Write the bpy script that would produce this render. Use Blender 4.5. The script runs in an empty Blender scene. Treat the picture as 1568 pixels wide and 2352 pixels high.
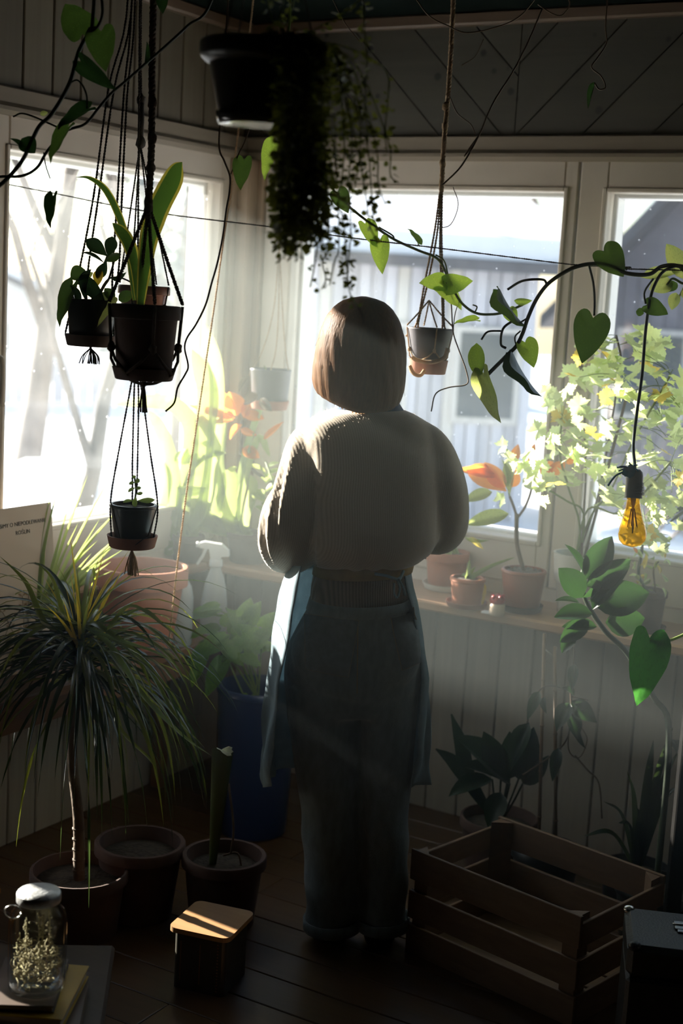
import bpy, bmesh, math, random
from mathutils import Vector, Matrix, noise as mnoise

SC = bpy.context.scene
COL = SC.collection
rnd = random.Random(11)
PI = math.pi

# ------------------------------------------------------------ camera
FPX = 50.0 / 36.0 * 2352.0
TILT, ROLL, YAW = math.radians(8.8), math.radians(3.26), math.radians(-30.25)
CAM = Vector((2.816, -4.05, 1.665))
FW = Vector((math.sin(YAW) * math.cos(TILT), math.cos(YAW) * math.cos(TILT), -math.sin(TILT)))
_r = Vector((math.cos(YAW), -math.sin(YAW), 0)); _u = _r.cross(FW)
RT = _r * math.cos(ROLL) + _u * math.sin(ROLL)
UP = _u * math.cos(ROLL) - _r * math.sin(ROLL)
cd = bpy.data.cameras.new('camera'); cam = bpy.data.objects.new('camera', cd); COL.objects.link(cam)
cd.lens = 50; cd.sensor_width = 36; cd.sensor_fit = 'AUTO'; cd.clip_start = 0.05; cd.clip_end = 300
cd.dof.use_dof = True; cd.dof.focus_distance = 3.3; cd.dof.aperture_fstop = 2.8
m = Matrix((RT, UP, -FW)).transposed().to_4x4(); m.translation = CAM
cam.matrix_world = m
SC.camera = cam

# ------------------------------------------------------------ sky, sun, exposure
SUN_AZ = Vector((-1.0, 0.09, 0)).normalized(); SUN_EL = math.radians(17.4)
w = bpy.data.worlds.new('sky'); SC.world = w; w.use_nodes = True
nt = w.node_tree; bg = nt.nodes['Background']
sky = nt.nodes.new('ShaderNodeTexSky'); sky.sky_type = 'NISHITA'; sky.sun_disc = False
sky.sun_elevation = SUN_EL; sky.sun_rotation = math.atan2(SUN_AZ.x, SUN_AZ.y)
sky.air_density = 1.0; sky.dust_density = 0.6; sky.ozone_density = 1.5
hs0 = nt.nodes.new('ShaderNodeHueSaturation'); hs0.inputs['Saturation'].default_value = .8; nt.links.new(sky.outputs[0], hs0.inputs['Color']); nt.links.new(hs0.outputs[0], bg.inputs[0]); bg.inputs[1].default_value = 0.56
sl = bpy.data.lights.new('sun', 'SUN'); sl.energy = 56.0; sl.angle = math.radians(0.7); sl.color = (1.0, 0.93, 0.82)
so = bpy.data.objects.new('sun', sl); COL.objects.link(so)
sd = (SUN_AZ * math.cos(SUN_EL) + Vector((0, 0, math.sin(SUN_EL))))
so.rotation_euler = sd.to_track_quat('Z', 'Y').to_euler(); so.location = sd * 20
vs = SC.view_settings
vs.view_transform = 'Standard'; vs.look = 'None'; vs.gamma = 1.0; vs.use_curve_mapping = False
vs.exposure = -0.45
try:
    SC.cycles.max_bounces = 8; SC.cycles.transparent_max_bounces = 16; SC.cycles.transmission_bounces = 8
    SC.cycles.volume_bounces = 0; SC.cycles.sample_clamp_indirect = 4.0
except Exception: pass

# ------------------------------------------------------------ pixel -> place helpers (1568 x 2352 frame)
def ray(px, py): return FW + RT * ((px - 784) / FPX) - UP * ((py - 1176) / FPX)
def P(px, py, dep): return CAM + ray(px, py) * dep
def onZ(px, py, z): d = ray(px, py); return CAM + d * ((z - CAM.z) / d.z)
def onX(px, py, x): d = ray(px, py); return CAM + d * ((x - CAM.x) / d.x)
def onY(px, py, y): d = ray(px, py); return CAM + d * ((y - CAM.y) / d.y)
def dep(p): return (p - CAM).dot(FW)
def mm(px, d): return px * d / FPX

# ------------------------------------------------------------ object helpers (meshes come in world coordinates)
def off(o):
    v = Vector((0, 0, 0))
    while o is not None: v += o.location; o = o.parent
    return v
def tag(o, label=None, cat=None, group=None, kind=None):
    if label: o['label'] = label
    if cat: o['category'] = cat
    if group: o['group'] = group
    if kind: o['kind'] = kind
    return o
def thing(name, label, cat, loc, group=None, kind=None):
    o = bpy.data.objects.new(name, None); COL.objects.link(o); o.location = loc; o.empty_display_size = .05
    return tag(o, label, cat, group, kind)
def mesh_of(name, vf, mat, smooth=True, off_=Vector((0, 0, 0))):
    v, f = vf
    me = bpy.data.meshes.new(name)
    me.from_pydata([(p[0] - off_.x, p[1] - off_.y, p[2] - off_.z) for p in v], [], f)
    me.update()
    if mat is not None: me.materials.append(mat)
    if smooth: me.polygons.foreach_set('use_smooth', [True] * len(me.polygons))
    return me
def obj(name, vf, mat, parent=None, smooth=True, kind=None, label=None, loc=None):
    base = off(parent) if parent is not None else (Vector(loc) if loc is not None else Vector((0, 0, 0)))
    o = bpy.data.objects.new(name, mesh_of(name, vf, mat, smooth, base)); COL.objects.link(o)
    if parent is not None: o.parent = parent
    elif loc is not None: o.location = loc
    if kind: o['kind'] = kind
    if label: o['label'] = label
    return o
def inst(name, me, M, parent):
    o = bpy.data.objects.new(name, me); COL.objects.link(o); o.parent = parent
    o.matrix_local = Matrix.Translation(-off(parent)) @ M
    return o
def autosmooth(o, ang=40):
    me = o.data
    for p in me.polygons: p.use_smooth = True
    try: me.set_sharp_from_angle(angle=math.radians(ang))
    except Exception: pass
    return o
def join(*parts):
    V, F = [], []
    for v, f in parts:
        n = len(V); V += list(v); F += [tuple(i + n for i in q) for q in f]
    return V, F
def box(x0, x1, y0, y1, z0, z1):
    v = [(x, y, z) for x in (x0, x1) for y in (y0, y1) for z in (z0, z1)]
    f = [(0, 1, 3, 2), (4, 6, 7, 5), (0, 4, 5, 1), (2, 3, 7, 6), (0, 2, 6, 4), (1, 5, 7, 3)]
    return v, f
def bbox_b(x0, x1, y0, y1, z0, z1, b=.004):
    """box with chamfered edges"""
    bm = bmesh.new(); v, f = box(x0, x1, y0, y1, z0, z1)
    bv = [bm.verts.new(p) for p in v]
    for q in f: bm.faces.new([bv[i] for i in q])
    bmesh.ops.recalc_face_normals(bm, faces=bm.faces)
    b = min(b, .45 * min(abs(x1 - x0), abs(y1 - y0), abs(z1 - z0)))
    bmesh.ops.bevel(bm, geom=list(bm.edges), offset=b, segments=1, affect='EDGES')
    bm.verts.index_update()
    r = [tuple(p.co) for p in bm.verts], [tuple(p.index for p in q.verts) for q in bm.faces]
    bm.free(); return r
def xf(vf, M): return [tuple(M @ Vector(p)) for p in vf[0]], vf[1]
def prism(poly, y0, y1, axis='y'):
    """poly of (a, z) pairs extruded along the axis normal to the wall"""
    n = len(poly)
    if axis == 'y': v = [(a, y0, z) for a, z in poly] + [(a, y1, z) for a, z in poly]
    elif axis == 'x': v = [(y0, a, z) for a, z in poly] + [(y1, a, z) for a, z in poly]
    else: v = [(a, z, y0) for a, z in poly] + [(a, z, y1) for a, z in poly]
    f = [tuple(range(n))[::-1], tuple(range(n, 2 * n))] + [(i, (i + 1) % n, n + (i + 1) % n, n + i) for i in range(n)]
    return v, f
def lathe(prof, c, seg=28, tilt=None, sq=0.0):
    """profile of (r, z); c base centre; tilt a 3x3; sq>0 squares the plan"""
    v = []; f = []
    for r, z in prof:
        for k in range(seg):
            a = 2 * PI * k / seg; ca, sa = math.cos(a), math.sin(a)
            rr = r
            if sq > 0: rr = r / max(abs(ca) ** (1 / .25) + abs(sa) ** (1 / .25), 1e-6) ** .25 * sq + r * (1 - sq)
            p = Vector((rr * ca, rr * sa, z))
            if tilt is not None: p = tilt @ p
            v.append((c[0] + p.x, c[1] + p.y, c[2] + p.z))
    n = len(prof)
    for i in range(n - 1):
        for k in range(seg):
            a, b = i * seg + k, i * seg + (k + 1) % seg
            f.append((a, b, b + seg, a + seg))
    f.append(tuple(range(seg))[::-1]); f.append(tuple(range((n - 1) * seg, n * seg)))
    return v, f
def spl(pts, n=6):
    pts = [Vector(p) for p in pts]
    if len(pts) < 3: return [pts[0].lerp(pts[-1], i / n) for i in range(n + 1)]
    q = [pts[0] * 2 - pts[1]] + pts + [pts[-1] * 2 - pts[-2]]; o = []
    for i in range(1, len(q) - 2):
        a, b, c, d = q[i - 1:i + 3]
        for k in range(n):
            t = k / n
            o.append(.5 * ((2 * b) + (c - a) * t + (2 * a - 5 * b + 4 * c - d) * t * t + (3 * b - a - 3 * c + d) * t ** 3))
    o.append(pts[-1]); return o
def tube(pts, r, seg=6, caps=True):
    pts = [Vector(p) for p in pts]; n = len(pts); v = []; f = []
    up = Vector((.13, .31, .94)); prev = None
    for i, p in enumerate(pts):
        t = (pts[min(i + 1, n - 1)] - pts[max(i - 1, 0)])
        t = t.normalized() if t.length > 1e-9 else Vector((0, 0, 1))
        a = (prev if prev is not None else up); a = a - t * a.dot(t)
        if a.length < 1e-4: a = Vector((1, 0, 0)) - t * t.x
        a.normalize(); prev = a; b = t.cross(a)
        rr = r(i / (n - 1)) if callable(r) else (r[i] if isinstance(r, (list, tuple)) else r)
        for k in range(seg):
            an = 2 * PI * k / seg
            v.append(tuple(p + (a * math.cos(an) + b * math.sin(an)) * rr))
    for i in range(n - 1):
        for k in range(seg):
            x, y = i * seg + k, i * seg + (k + 1) % seg
            f.append((x, y, y + seg, x + seg))
    if caps: f.append(tuple(range(seg))[::-1]); f.append(tuple(range((n - 1) * seg, n * seg)))
    return v, f
def twist(pts, r, pitch=.012, seg=4, ply=2):
    """a laid cord: plies wound about the line"""
    pts = [Vector(p) for p in pts]; L = [0]
    for i in range(1, len(pts)): L.append(L[-1] + (pts[i] - pts[i - 1]).length)
    N = max(8, min(900, int(L[-1] / pitch * 5))); out = []
    ctr = []; j = 0
    for k in range(N + 1):
        s = L[-1] * k / N
        while j < len(pts) - 2 and L[j + 1] < s: j += 1
        d = L[j + 1] - L[j]; ctr.append(pts[j].lerp(pts[j + 1], (s - L[j]) / d if d > 1e-9 else 0))
    for q in range(ply):
        line = []
        for k, c in enumerate(ctr):
            t = (ctr[min(k + 1, N)] - ctr[max(k - 1, 0)]).normalized()
            a = Vector((.9, .3, .2)); a = (a - t * a.dot(t)).normalized(); b = t.cross(a)
            an = 2 * PI * (L[-1] * k / N / pitch + q / ply)
            line.append(c + (a * math.cos(an) + b * math.sin(an)) * r * .55)
        out.append(tube(line, r * .62, seg))
    return join(*out)
def blob(c, r, seg=10, rings=6, jit=0, seed=0):
    g = random.Random(seed); v = []; f = []; c = Vector(c)
    rx, ry, rz = (r, r, r) if not isinstance(r, (tuple, list)) else r
    for i in range(rings + 1):
        th = PI * i / rings
        for k in range(seg):
            a = 2 * PI * k / seg; j = 1 + jit * (g.random() - .5)
            v.append((c.x + rx * math.sin(th) * math.cos(a) * j, c.y + ry * math.sin(th) * math.sin(a) * j, c.z + rz * math.cos(th) * j))
    for i in range(rings):
        for k in range(seg):
            a, b = i * seg + k, i * seg + (k + 1) % seg
            f.append((a, b, b + seg, a + seg))
    return v, f

# ------------------------------------------------------------ materials
MATS = {}
def nodes(name):
    mt = bpy.data.materials.new(name); mt.use_nodes = True; nt = mt.node_tree; nt.nodes.clear()
    out = nt.nodes.new('ShaderNodeOutputMaterial'); MATS[name] = mt
    def N(t, **kw):
        n = nt.nodes.new('ShaderNode' + t)
        for k, v in kw.items():
            if k in n.inputs: n.inputs[k].default_value = v
            else: setattr(n, k, v)
        return n
    return mt, nt, out, N, nt.links.new
def c4(c): return (c[0], c[1], c[2], 1)
def mat(name, col, rough=.6, col2=None, scale=8, stretch=(1, 1, 1), detail=4, bump=.0, bscale=40, metal=0, lo=.35, hi=.65, spec=.5, rand=0, trans=0, alpha=None, sheen=0):
    mt, nt, out, N, lk = nodes(name)
    b = N('BsdfPrincipled', Roughness=rough, Metallic=metal)
    b.inputs['Specular IOR Level'].default_value = spec
    if sheen: b.inputs['Sheen Weight'].default_value = sheen
    tc = N('TexCoord'); mp = N('Mapping'); mp.inputs['Scale'].default_value = stretch
    lk(tc.outputs['Object'], mp.inputs[0])
    ct = None
    if col2 is not None:
        nz = N('TexNoise', Scale=scale, Detail=detail); lk(mp.outputs[0], nz.inputs['Vector'])
        mr = N('MapRange'); mr.inputs[1].default_value = lo; mr.inputs[2].default_value = hi; lk(nz.outputs[0], mr.inputs[0])
        mx = N('Mix', data_type='RGBA'); mx.inputs[6].default_value = c4(col); mx.inputs[7].default_value = c4(col2)
        lk(mr.outputs[0], mx.inputs[0]); ct = mx.outputs[2]
    if rand:
        oi = N('ObjectInfo'); mr2 = N('MapRange'); mr2.inputs[3].default_value = 1 - rand; mr2.inputs[4].default_value = 1 + rand
        lk(oi.outputs['Random'], mr2.inputs[0])
        hs = N('HueSaturation'); lk(mr2.outputs[0], hs.inputs['Value'])
        if ct is not None: lk(ct, hs.inputs['Color'])
        else: hs.inputs['Color'].default_value = c4(col)
        ct = hs.outputs[0]
    if ct is not None: lk(ct, b.inputs['Base Color'])
    else: b.inputs['Base Color'].default_value = c4(col)
    if bump:
        n2 = N('TexNoise', Scale=bscale, Detail=5); lk(mp.outputs[0], n2.inputs['Vector'])
        bp = N('Bump', Strength=bump, Distance=.01); lk(n2.outputs[0], bp.inputs['Height']); lk(bp.outputs[0], b.inputs['Normal'])
    sh = b.outputs[0]
    if trans:
        tr = N('BsdfTranslucent')
        if ct is not None: lk(ct, tr.inputs[0])
        else: tr.inputs[0].default_value = c4(col)
        ms = N('MixShader'); ms.inputs[0].default_value = trans; lk(sh, ms.inputs[1]); lk(tr.outputs[0], ms.inputs[2]); sh = ms.outputs[0]
    lk(sh, out.inputs[0]); return mt
def leafmat(name, col, tcol, col2=None, scale=30, rough=.35, trans=.5, lo=.55, hi=.62, stretch=(1, 1, 1), rand=.2, veins=True):
    mt, nt, out, N, lk = nodes(name)
    tc = N('TexCoord'); mp = N('Mapping'); mp.inputs['Scale'].default_value = stretch; lk(tc.outputs['Object'], mp.inputs[0])
    oi = N('ObjectInfo')
    nz = N('TexNoise', Scale=scale, Detail=3); lk(mp.outputs[0], nz.inputs['Vector'])
    mr = N('MapRange'); mr.inputs[1].default_value = lo; mr.inputs[2].default_value = hi; lk(nz.outputs[0], mr.inputs[0])
    mx = N('Mix', data_type='RGBA'); mx.inputs[6].default_value = c4(col); mx.inputs[7].default_value = c4(col2 or [k * .8 for k in col]); lk(mr.outputs[0], mx.inputs[0])
    mr2 = N('MapRange'); mr2.inputs[3].default_value = 1 - rand; mr2.inputs[4].default_value = 1 + rand; lk(oi.outputs['Random'], mr2.inputs[0])
    h1 = N('HueSaturation'); lk(mr2.outputs[0], h1.inputs['Value']); lk(mx.outputs[2], h1.inputs['Color'])
    b = N('BsdfPrincipled', Roughness=rough); lk(h1.outputs[0], b.inputs['Base Color'])
    mt2 = N('Mix', data_type='RGBA'); mt2.inputs[6].default_value = c4(tcol); t2 = [k * 1.25 for k in tcol] if col2 else [k * .8 for k in tcol]
    mt2.inputs[7].default_value = c4(t2); lk(mr.outputs[0], mt2.inputs[0])
    h2 = N('HueSaturation'); lk(mr2.outputs[0], h2.inputs['Value']); lk(mt2.outputs[2], h2.inputs['Color'])
    tr = N('BsdfTranslucent'); lk(h2.outputs[0], tr.inputs[0])
    n2 = N('TexNoise', Scale=60.0, Detail=2); lk(tc.outputs['Object'], n2.inputs['Vector'])
    bp = N('Bump', Strength=.12, Distance=.004); lk(n2.outputs[0], bp.inputs['Height']); lk(bp.outputs[0], b.inputs['Normal'])
    ms = N('MixShader'); ms.inputs[0].default_value = trans; lk(b.outputs[0], ms.inputs[1]); lk(tr.outputs[0], ms.inputs[2])
    lk(ms.outputs[0], out.inputs[0]); return mt
def woodmat(name, c1, c2, rough=.6, axis=2, knots=0, rand=.12, scale=14, coat=0):
    mt, nt, out, N, lk = nodes(name)
    tc = N('TexCoord'); mp = N('Mapping'); s = [scale, scale, scale]; s[axis] = scale * .06; mp.inputs['Scale'].default_value = s
    oi = N('ObjectInfo'); ad = N('VectorMath', operation='ADD'); cmb = N('CombineXYZ')
    ml = N('Math', operation='MULTIPLY'); ml.inputs[1].default_value = 37.0; lk(oi.outputs['Random'], ml.inputs[0])
    for i in range(3): lk(ml.outputs[0], cmb.inputs[i])
    lk(tc.outputs['Object'], mp.inputs[0]); lk(mp.outputs[0], ad.inputs[0]); lk(cmb.outputs[0], ad.inputs[1])
    nz = N('TexNoise', Scale=2.0, Detail=6, Distortion=1.2); lk(ad.outputs[0], nz.inputs['Vector'])
    mr = N('MapRange'); mr.inputs[1].default_value = .3; mr.inputs[2].default_value = .7; lk(nz.outputs[0], mr.inputs[0])
    mx = N('Mix', data_type='RGBA'); mx.inputs[6].default_value = c4(c1); mx.inputs[7].default_value = c4(c2); lk(mr.outputs[0], mx.inputs[0])
    ct = mx.outputs[2]
    if knots:
        vo = N('TexVoronoi', Scale=knots); vo.inputs['Randomness'].default_value = 1
        mpk = N('Mapping'); lk(tc.outputs['Object'], mpk.inputs[0]); lk(mpk.outputs[0], vo.inputs['Vector'])
        mk = N('MapRange'); mk.inputs[1].default_value = .09; mk.inputs[2].default_value = .16; lk(vo.outputs['Distance'], mk.inputs[0])
        mx2 = N('Mix', data_type='RGBA'); mx2.inputs[6].default_value = c4([k * .22 for k in c2]); lk(ct, mx2.inputs[7]); lk(mk.outputs[0], mx2.inputs[0]); ct = mx2.outputs[2]
    mr2 = N('MapRange'); mr2.inputs[3].default_value = 1 - rand; mr2.inputs[4].default_value = 1 + rand; lk(oi.outputs['Random'], mr2.inputs[0])
    hs = N('HueSaturation'); lk(mr2.outputs[0], hs.inputs['Value']); lk(ct, hs.inputs['Color'])
    b = N('BsdfPrincipled', Roughness=rough); lk(hs.outputs[0], b.inputs['Base Color'])
    bp = N('Bump', Strength=.15, Distance=.004); lk(nz.outputs[0], bp.inputs['Height']); lk(bp.outputs[0], b.inputs['Normal'])
    lk(b.outputs[0], out.inputs[0]); return mt
def schlick(N, lk, f0=.035):
    lw = N('LayerWeight', Blend=.5); pw_ = N('Math', operation='POWER'); pw_.inputs[1].default_value = 5.0; lk(lw.outputs['Facing'], pw_.inputs[0])
    ma = N('Math', operation='MULTIPLY_ADD'); ma.inputs[1].default_value = 1 - f0; ma.inputs[2].default_value = f0; lk(pw_.outputs[0], ma.inputs[0]); return ma.outputs[0]
def panemat():
    mt, nt, out, N, lk = nodes('dusty_glass')
    tc = N('TexCoord')
    tr = N('BsdfTransparent', Color=(.97, .985, .98, 1)); gl = N('BsdfGlossy', Roughness=.02)
    m1 = N('MixShader'); lk(schlick(N, lk), m1.inputs[0]); lk(tr.outputs[0], m1.inputs[1]); lk(gl.outputs[0], m1.inputs[2])
    n1 = N('TexNoise', Scale=3.0, Detail=5); lk(tc.outputs['Object'], n1.inputs['Vector'])
    r1 = N('MapRange'); r1.inputs[1].default_value = .35; r1.inputs[2].default_value = .75; r1.inputs[3].default_value = .004; r1.inputs[4].default_value = .03; lk(n1.outputs[0], r1.inputs[0])
    vo = N('TexVoronoi', Scale=38.0); lk(tc.outputs['Object'], vo.inputs['Vector'])
    r2 = N('MapRange'); r2.inputs[1].default_value = .06; r2.inputs[2].default_value = .13; r2.inputs[3].default_value = .45; r2.inputs[4].default_value = 0; lk(vo.outputs['Distance'], r2.inputs[0])
    vs_ = N('SeparateColor'); lk(vo.outputs['Color'], vs_.inputs[0])
    gt = N('Math', operation='GREATER_THAN'); gt.inputs[1].default_value = .62; lk(vs_.outputs[0], gt.inputs[0])
    mu = N('Math', operation='MULTIPLY'); lk(r2.outputs[0], mu.inputs[0]); lk(gt.outputs[0], mu.inputs[1])
    mx = N('Math', operation='MAXIMUM'); lk(r1.outputs[0], mx.inputs[0]); lk(mu.outputs[0], mx.inputs[1])
    tl = N('BsdfTranslucent', Color=(.95, .97, 1, 1))
    m2 = N('MixShader'); lk(mx.outputs[0], m2.inputs[0]); lk(m1.outputs[0], m2.inputs[1]); lk(tl.outputs[0], m2.inputs[2])
    lk(m2.outputs[0], out.inputs[0]); return mt
M_PANE = panemat()
M_FRAME = mat('painted_frame', (.58, .53, .45), .45, (.52, .47, .395), 5, bump=.03)
M_BEAD = mat('white_outer_frame', (.80, .80, .78), .5)
M_BOARD = woodmat('painted_board', (.37, .325, .26), (.32, .28, .225), .6, 2)
M_PINE = woodmat('pine_board', (.105, .09, .06), (.085, .07, .046), .6, 2, knots=0)
M_PINEK = woodmat('knotty_pine_board', (.066, .062, .046), (.054, .051, .038), .65, 0, knots=11)
M_CORN = woodmat('cornice_wood', (.13, .088, .058), (.10, .066, .043), .5, 0)
M_TRIM = woodmat('trim_wood', (.22, .185, .14), (.185, .155, .115), .5, 0)
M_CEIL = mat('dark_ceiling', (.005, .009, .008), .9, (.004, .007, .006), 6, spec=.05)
M_SILL = woodmat('sill_wood', (.44, .28, .165), (.36, .215, .12), .42, 0)
M_FLOOR = woodmat('floor_plank', (.085, .046, .020), (.06, .032, .015), .38, 0, scale=9)
M_DARKWALL = mat('dark_wall', (.035, .032, .028), .8)
M_BLACK = mat('black_metal', (.012, .013, .013), .35)
# ============================================================ ROOM
ZT0, ZT1 = 2.081, 2.157        # trim band over the windows
ZG0, ZG1 = .938, 1.994         # glass
ZC0, ZC1 = 2.483, 2.522        # cornice
SILL = .757
RX, RY = 4.3, -5.6             # far extents of the room
def struct(name, vf, m_, loc=None, smooth=False):
    return tag(obj(name, vf, m_, None, smooth, loc=loc), kind='structure')
floor = struct('floor', box(-.1, RX + .1, RY - .1, .1, -.12, -.022), M_DARKWALL)
n = 0; y = -.0
while y > RY:                   # planks run along the back wall
    wv = .128; x = 0 - (n * .77 % 1.6)
    while x < RX:
        x0, x1 = max(x, 0), min(x + 2.2, RX)
        if x1 > x0 + .03: obj('plank', bbox_b(x0 + .001, x1 - .001, y - wv + .0015, y - .0015, -.022, 0, .002), M_FLOOR, floor, False)
        x += 2.2
    y -= wv; n += 1
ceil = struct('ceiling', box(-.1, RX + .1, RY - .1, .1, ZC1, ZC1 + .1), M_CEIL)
# ---- back wall: a backing with window openings, boards in front of it
TH = .16
wb = struct('wall_back', join(box(-.16, RX + .1, .03, TH, -.1, .80), box(-.16, RX + .1, .03, TH, ZT0, ZC1 + .1),
                              box(-.16, .10, .03, TH, .80, ZT0), box(2.55, RX + .1, .03, TH, .80, ZT0)), M_DARKWALL)
bw = .1135; x = .0; k = 0
x = onY(1006, 1410, 0).x - 9 * bw
while x < RX:
    x0, x1 = max(x, .0), min(x + bw, RX)
    if x1 > .01: obj('board', bbox_b(x0 + .0022, x1 - .0022, -.006, .03, 0, SILL - .02, .003), M_BOARD, wb, False)
    x += bw
# chevron boards above the windows
def clip(poly, a, b, c):
    o = []
    for i in range(len(poly)):
        p, q = poly[i], poly[(i + 1) % len(poly)]
        dp, dq = a * p[0] + b * p[1] - c, a * q[0] + b * q[1] - c
        if dp >= 0: o.append(p)
        if dp * dq < 0:
            t = dp / (dp - dq); o.append((p[0] + (q[0] - p[0]) * t, p[1] + (q[1] - p[1]) * t))
    return o
SEAM = onY(1190, 200, 0).x
def chevron(xa, xb, sgn, wd=.150, ph=0):
    r2 = math.sqrt(.5)
    for i in range(-30, 60):
        c0 = i * wd + ph
        poly = [(xa + .0015, ZT1 - .01), (xb - .0015, ZT1 - .01), (xb - .0015, ZC0 + .01), (xa + .0015, ZC0 + .01)]
        poly = clip(poly, sgn * r2, r2, c0 + .002); 
        if len(poly) > 2: poly = clip(poly, -sgn * r2, -r2, -(c0 + wd - .002))
        if len(poly) > 2: obj('board', prism(poly, -.004, .03), M_PINEK, wb, False)
ph = ((onY(1155, 312, 0).x) + ZT1) * math.sqrt(.5)
chevron(.0, SEAM, 1, .150, ph % .150)
ph = (-onY(1335, 312, 0).x + ZT1) * math.sqrt(.5)
chevron(SEAM, SEAM * 2, -1, .150, ph % .150)
chevron(SEAM * 2, RX, 1, .150, 0)
tag(obj('trim_1', join(bbox_b(0, RX, -.022, .03, ZT0 + .03, ZT1, .004), bbox_b(0, RX, -.034, .03, ZT0, ZT0 + .034, .012)), M_TRIM, None, False), kind='structure')
tag(obj('trim_2', bbox_b(0, RX, -.03, .03, ZC0, ZC1, .006), M_CORN, None, False), kind='structure')
# ---- left wall
DG0, DG1 = -1.62, -1.26         # glazed door added out of frame to let low sun in
wl = struct('wall_left', join(box(-TH, -.03, -1.20, .03, -.1, .80), box(-TH, -.03, RY - .1, .03, ZT0, ZC1 + .1),
                              box(-TH, -.03, -.10, .03, .80, ZT0), box(-TH, -.03, -1.94, -1.68, -.1, ZT0), box(-TH, -.03, RY - .1, -2.30, -.1, ZT0), box(-TH, -.03, -2.30, -1.94, -.1, .52), box(-TH, -.03, -2.30, -1.94, 1.22, ZT0)), M_DARKWALL)
yy = -.012
while yy > RY:
    y0 = max(yy - .118, RY)
    obj('board', bbox_b(-.03, .004, y0 + .002, yy - .002, ZT1 - .01, ZC0 + .01, .003), M_PINE, wl, False)
    if yy > -1.19: obj('board', bbox_b(-.03, .006, max(y0, -1.19) + .002, yy - .002, 0, SILL - .02, .003), M_BOARD, wl, False)
    elif yy < -1.8:
        for q0, q1 in (((0, .50), (1.24, ZT1 - .02)) if -2.36 < yy < -1.84 else ((0, ZT1 - .02),)): obj('board', bbox_b(-.03, .006, y0 + .002, yy - .002, q0, q1, .003), M_BOARD, wl, False)
    yy -= .118
M_TRIMY = woodmat('trim_wood_y', (.22, .185, .14), (.185, .155, .115), .5, 1)
M_CORNY = woodmat('cornice_wood_y', (.13, .088, .058), (.10, .066, .043), .5, 1)
tag(obj('trim_3', join(bbox_b(-.03, .022, RY, 0, ZT0 + .03, ZT1, .004), bbox_b(-.03, .034, RY, 0, ZT0, ZT0 + .034, .012)), M_TRIMY, None, False), kind='structure')
tag(obj('trim_4', bbox_b(-.03, .03, RY, 0, ZC0, ZC1, .006), M_CORNY, None, False), kind='structure')
struct('wall_right', box(RX, RX + .12, RY - .1, .1, -.1, ZC1 + .1), M_DARKWALL)
struct('wall_front', box(-.1, RX + .1, RY - .1, RY, -.1, ZC1 + .1), M_DARKWALL)
# ---- corner post
M_POST = woodmat('corner_post', (.42, .31, .215), (.36, .255, .17), .5, 2)
tag(obj('trim_5', join(bbox_b(-.03, .075, -.075, .03, SILL, ZT0, .006), bbox_b(-.02, .10, -.028, .03, SILL, ZT0, .004), bbox_b(-.03, .028, -.10, .02, SILL, ZT0, .004)), M_POST, None, False), kind='structure')
# ---- windows.  a = coordinate along the wall, d = depth outward
def wpart(root, name, axis, a0, a1, d0, d1, z0, z1, m_, b=.004):
    if axis == 'y': vf = bbox_b(a0, a1, d0, d1, z0, z1, b)
    else: vf = bbox_b(-d1, -d0, a0, a1, z0, z1, b)
    return obj(name, vf, m_, root, False)
def casement(root, axis, o0, o1, g0, g1, zo0, zo1, zg0, zg1):
    """stiles and rails around the pane, an inner bead, an outer white frame, the pane itself"""
    wpart(root, 'stile', axis, o0, g0, -.012, .05, zo0, zo1, M_FRAME)
    wpart(root, 'stile', axis, g1, o1, -.012, .05, zo0, zo1, M_FRAME)
    wpart(root, 'rail', axis, g0, g1, -.012, .05, zg1, zo1, M_FRAME)
    wpart(root, 'rail', axis, g0, g1, -.012, .05, zo0, zg0, M_FRAME)
    b = .014
    wpart(root, 'glazing_bead', axis, g0 - b, g0, -.018, -.010, zg0 - b, zg1 + b, M_FRAME, .003)
    wpart(root, 'glazing_bead', axis, g1, g1 + b, -.018, -.010, zg0 - b, zg1 + b, M_FRAME, .003)
    wpart(root, 'glazing_bead', axis, g0, g1, -.018, -.010, zg1, zg1 + b, M_FRAME, .003)
    wpart(root, 'glazing_bead', axis, g0, g1, -.018, -.010, zg0 - b, zg0, M_FRAME, .003)
    e = .012
    for a0, a1, z0, z1 in ((g0 - .02, g0 + e, zg0 - .02, zg1 + .02), (g1 - e, g1 + .02, zg0 - .02, zg1 + .02)):
        wpart(root, 'outer_frame', axis, a0, a1, .05, .115, z0, z1, M_BEAD, .003)
    for z0, z1 in ((zg1 - e, zg1 + .02), (zg0 - .02, zg0 + e)):
        wpart(root, 'outer_frame', axis, g0 + e, g1 - e, .05, .115, z0, z1, M_BEAD, .003)
    return wpart(root, 'pane', axis, g0, g1, .022, .026, zg0, zg1, M_PANE, .0005)
w2 = thing('window_2', 'pale wooden casement windows over the sill behind the person', 'window', (0, 0, SILL), kind='structure')
gl_, gr_ = onY(662, 800, 0).x, onY(1297, 470, 0).x
ml_ = onY(1335, 400, 0).x; g2l = onY(1396, 470, 0).x
casement(w2, 'y', .10, ml_ - .003, gl_, gr_, .80, ZT0 + .005, ZG0, ZG1)
casement(w2, 'y', ml_ + .003, 2.40, g2l, 2.28, .80, ZT0 + .005, ZG0, ZG1)
wpart(w2, 'frame', 'y', .09, 2.5, -.004, .06, SILL - .005, .80, M_FRAME)
hd = onY(1330, 868, -.012)
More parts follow.
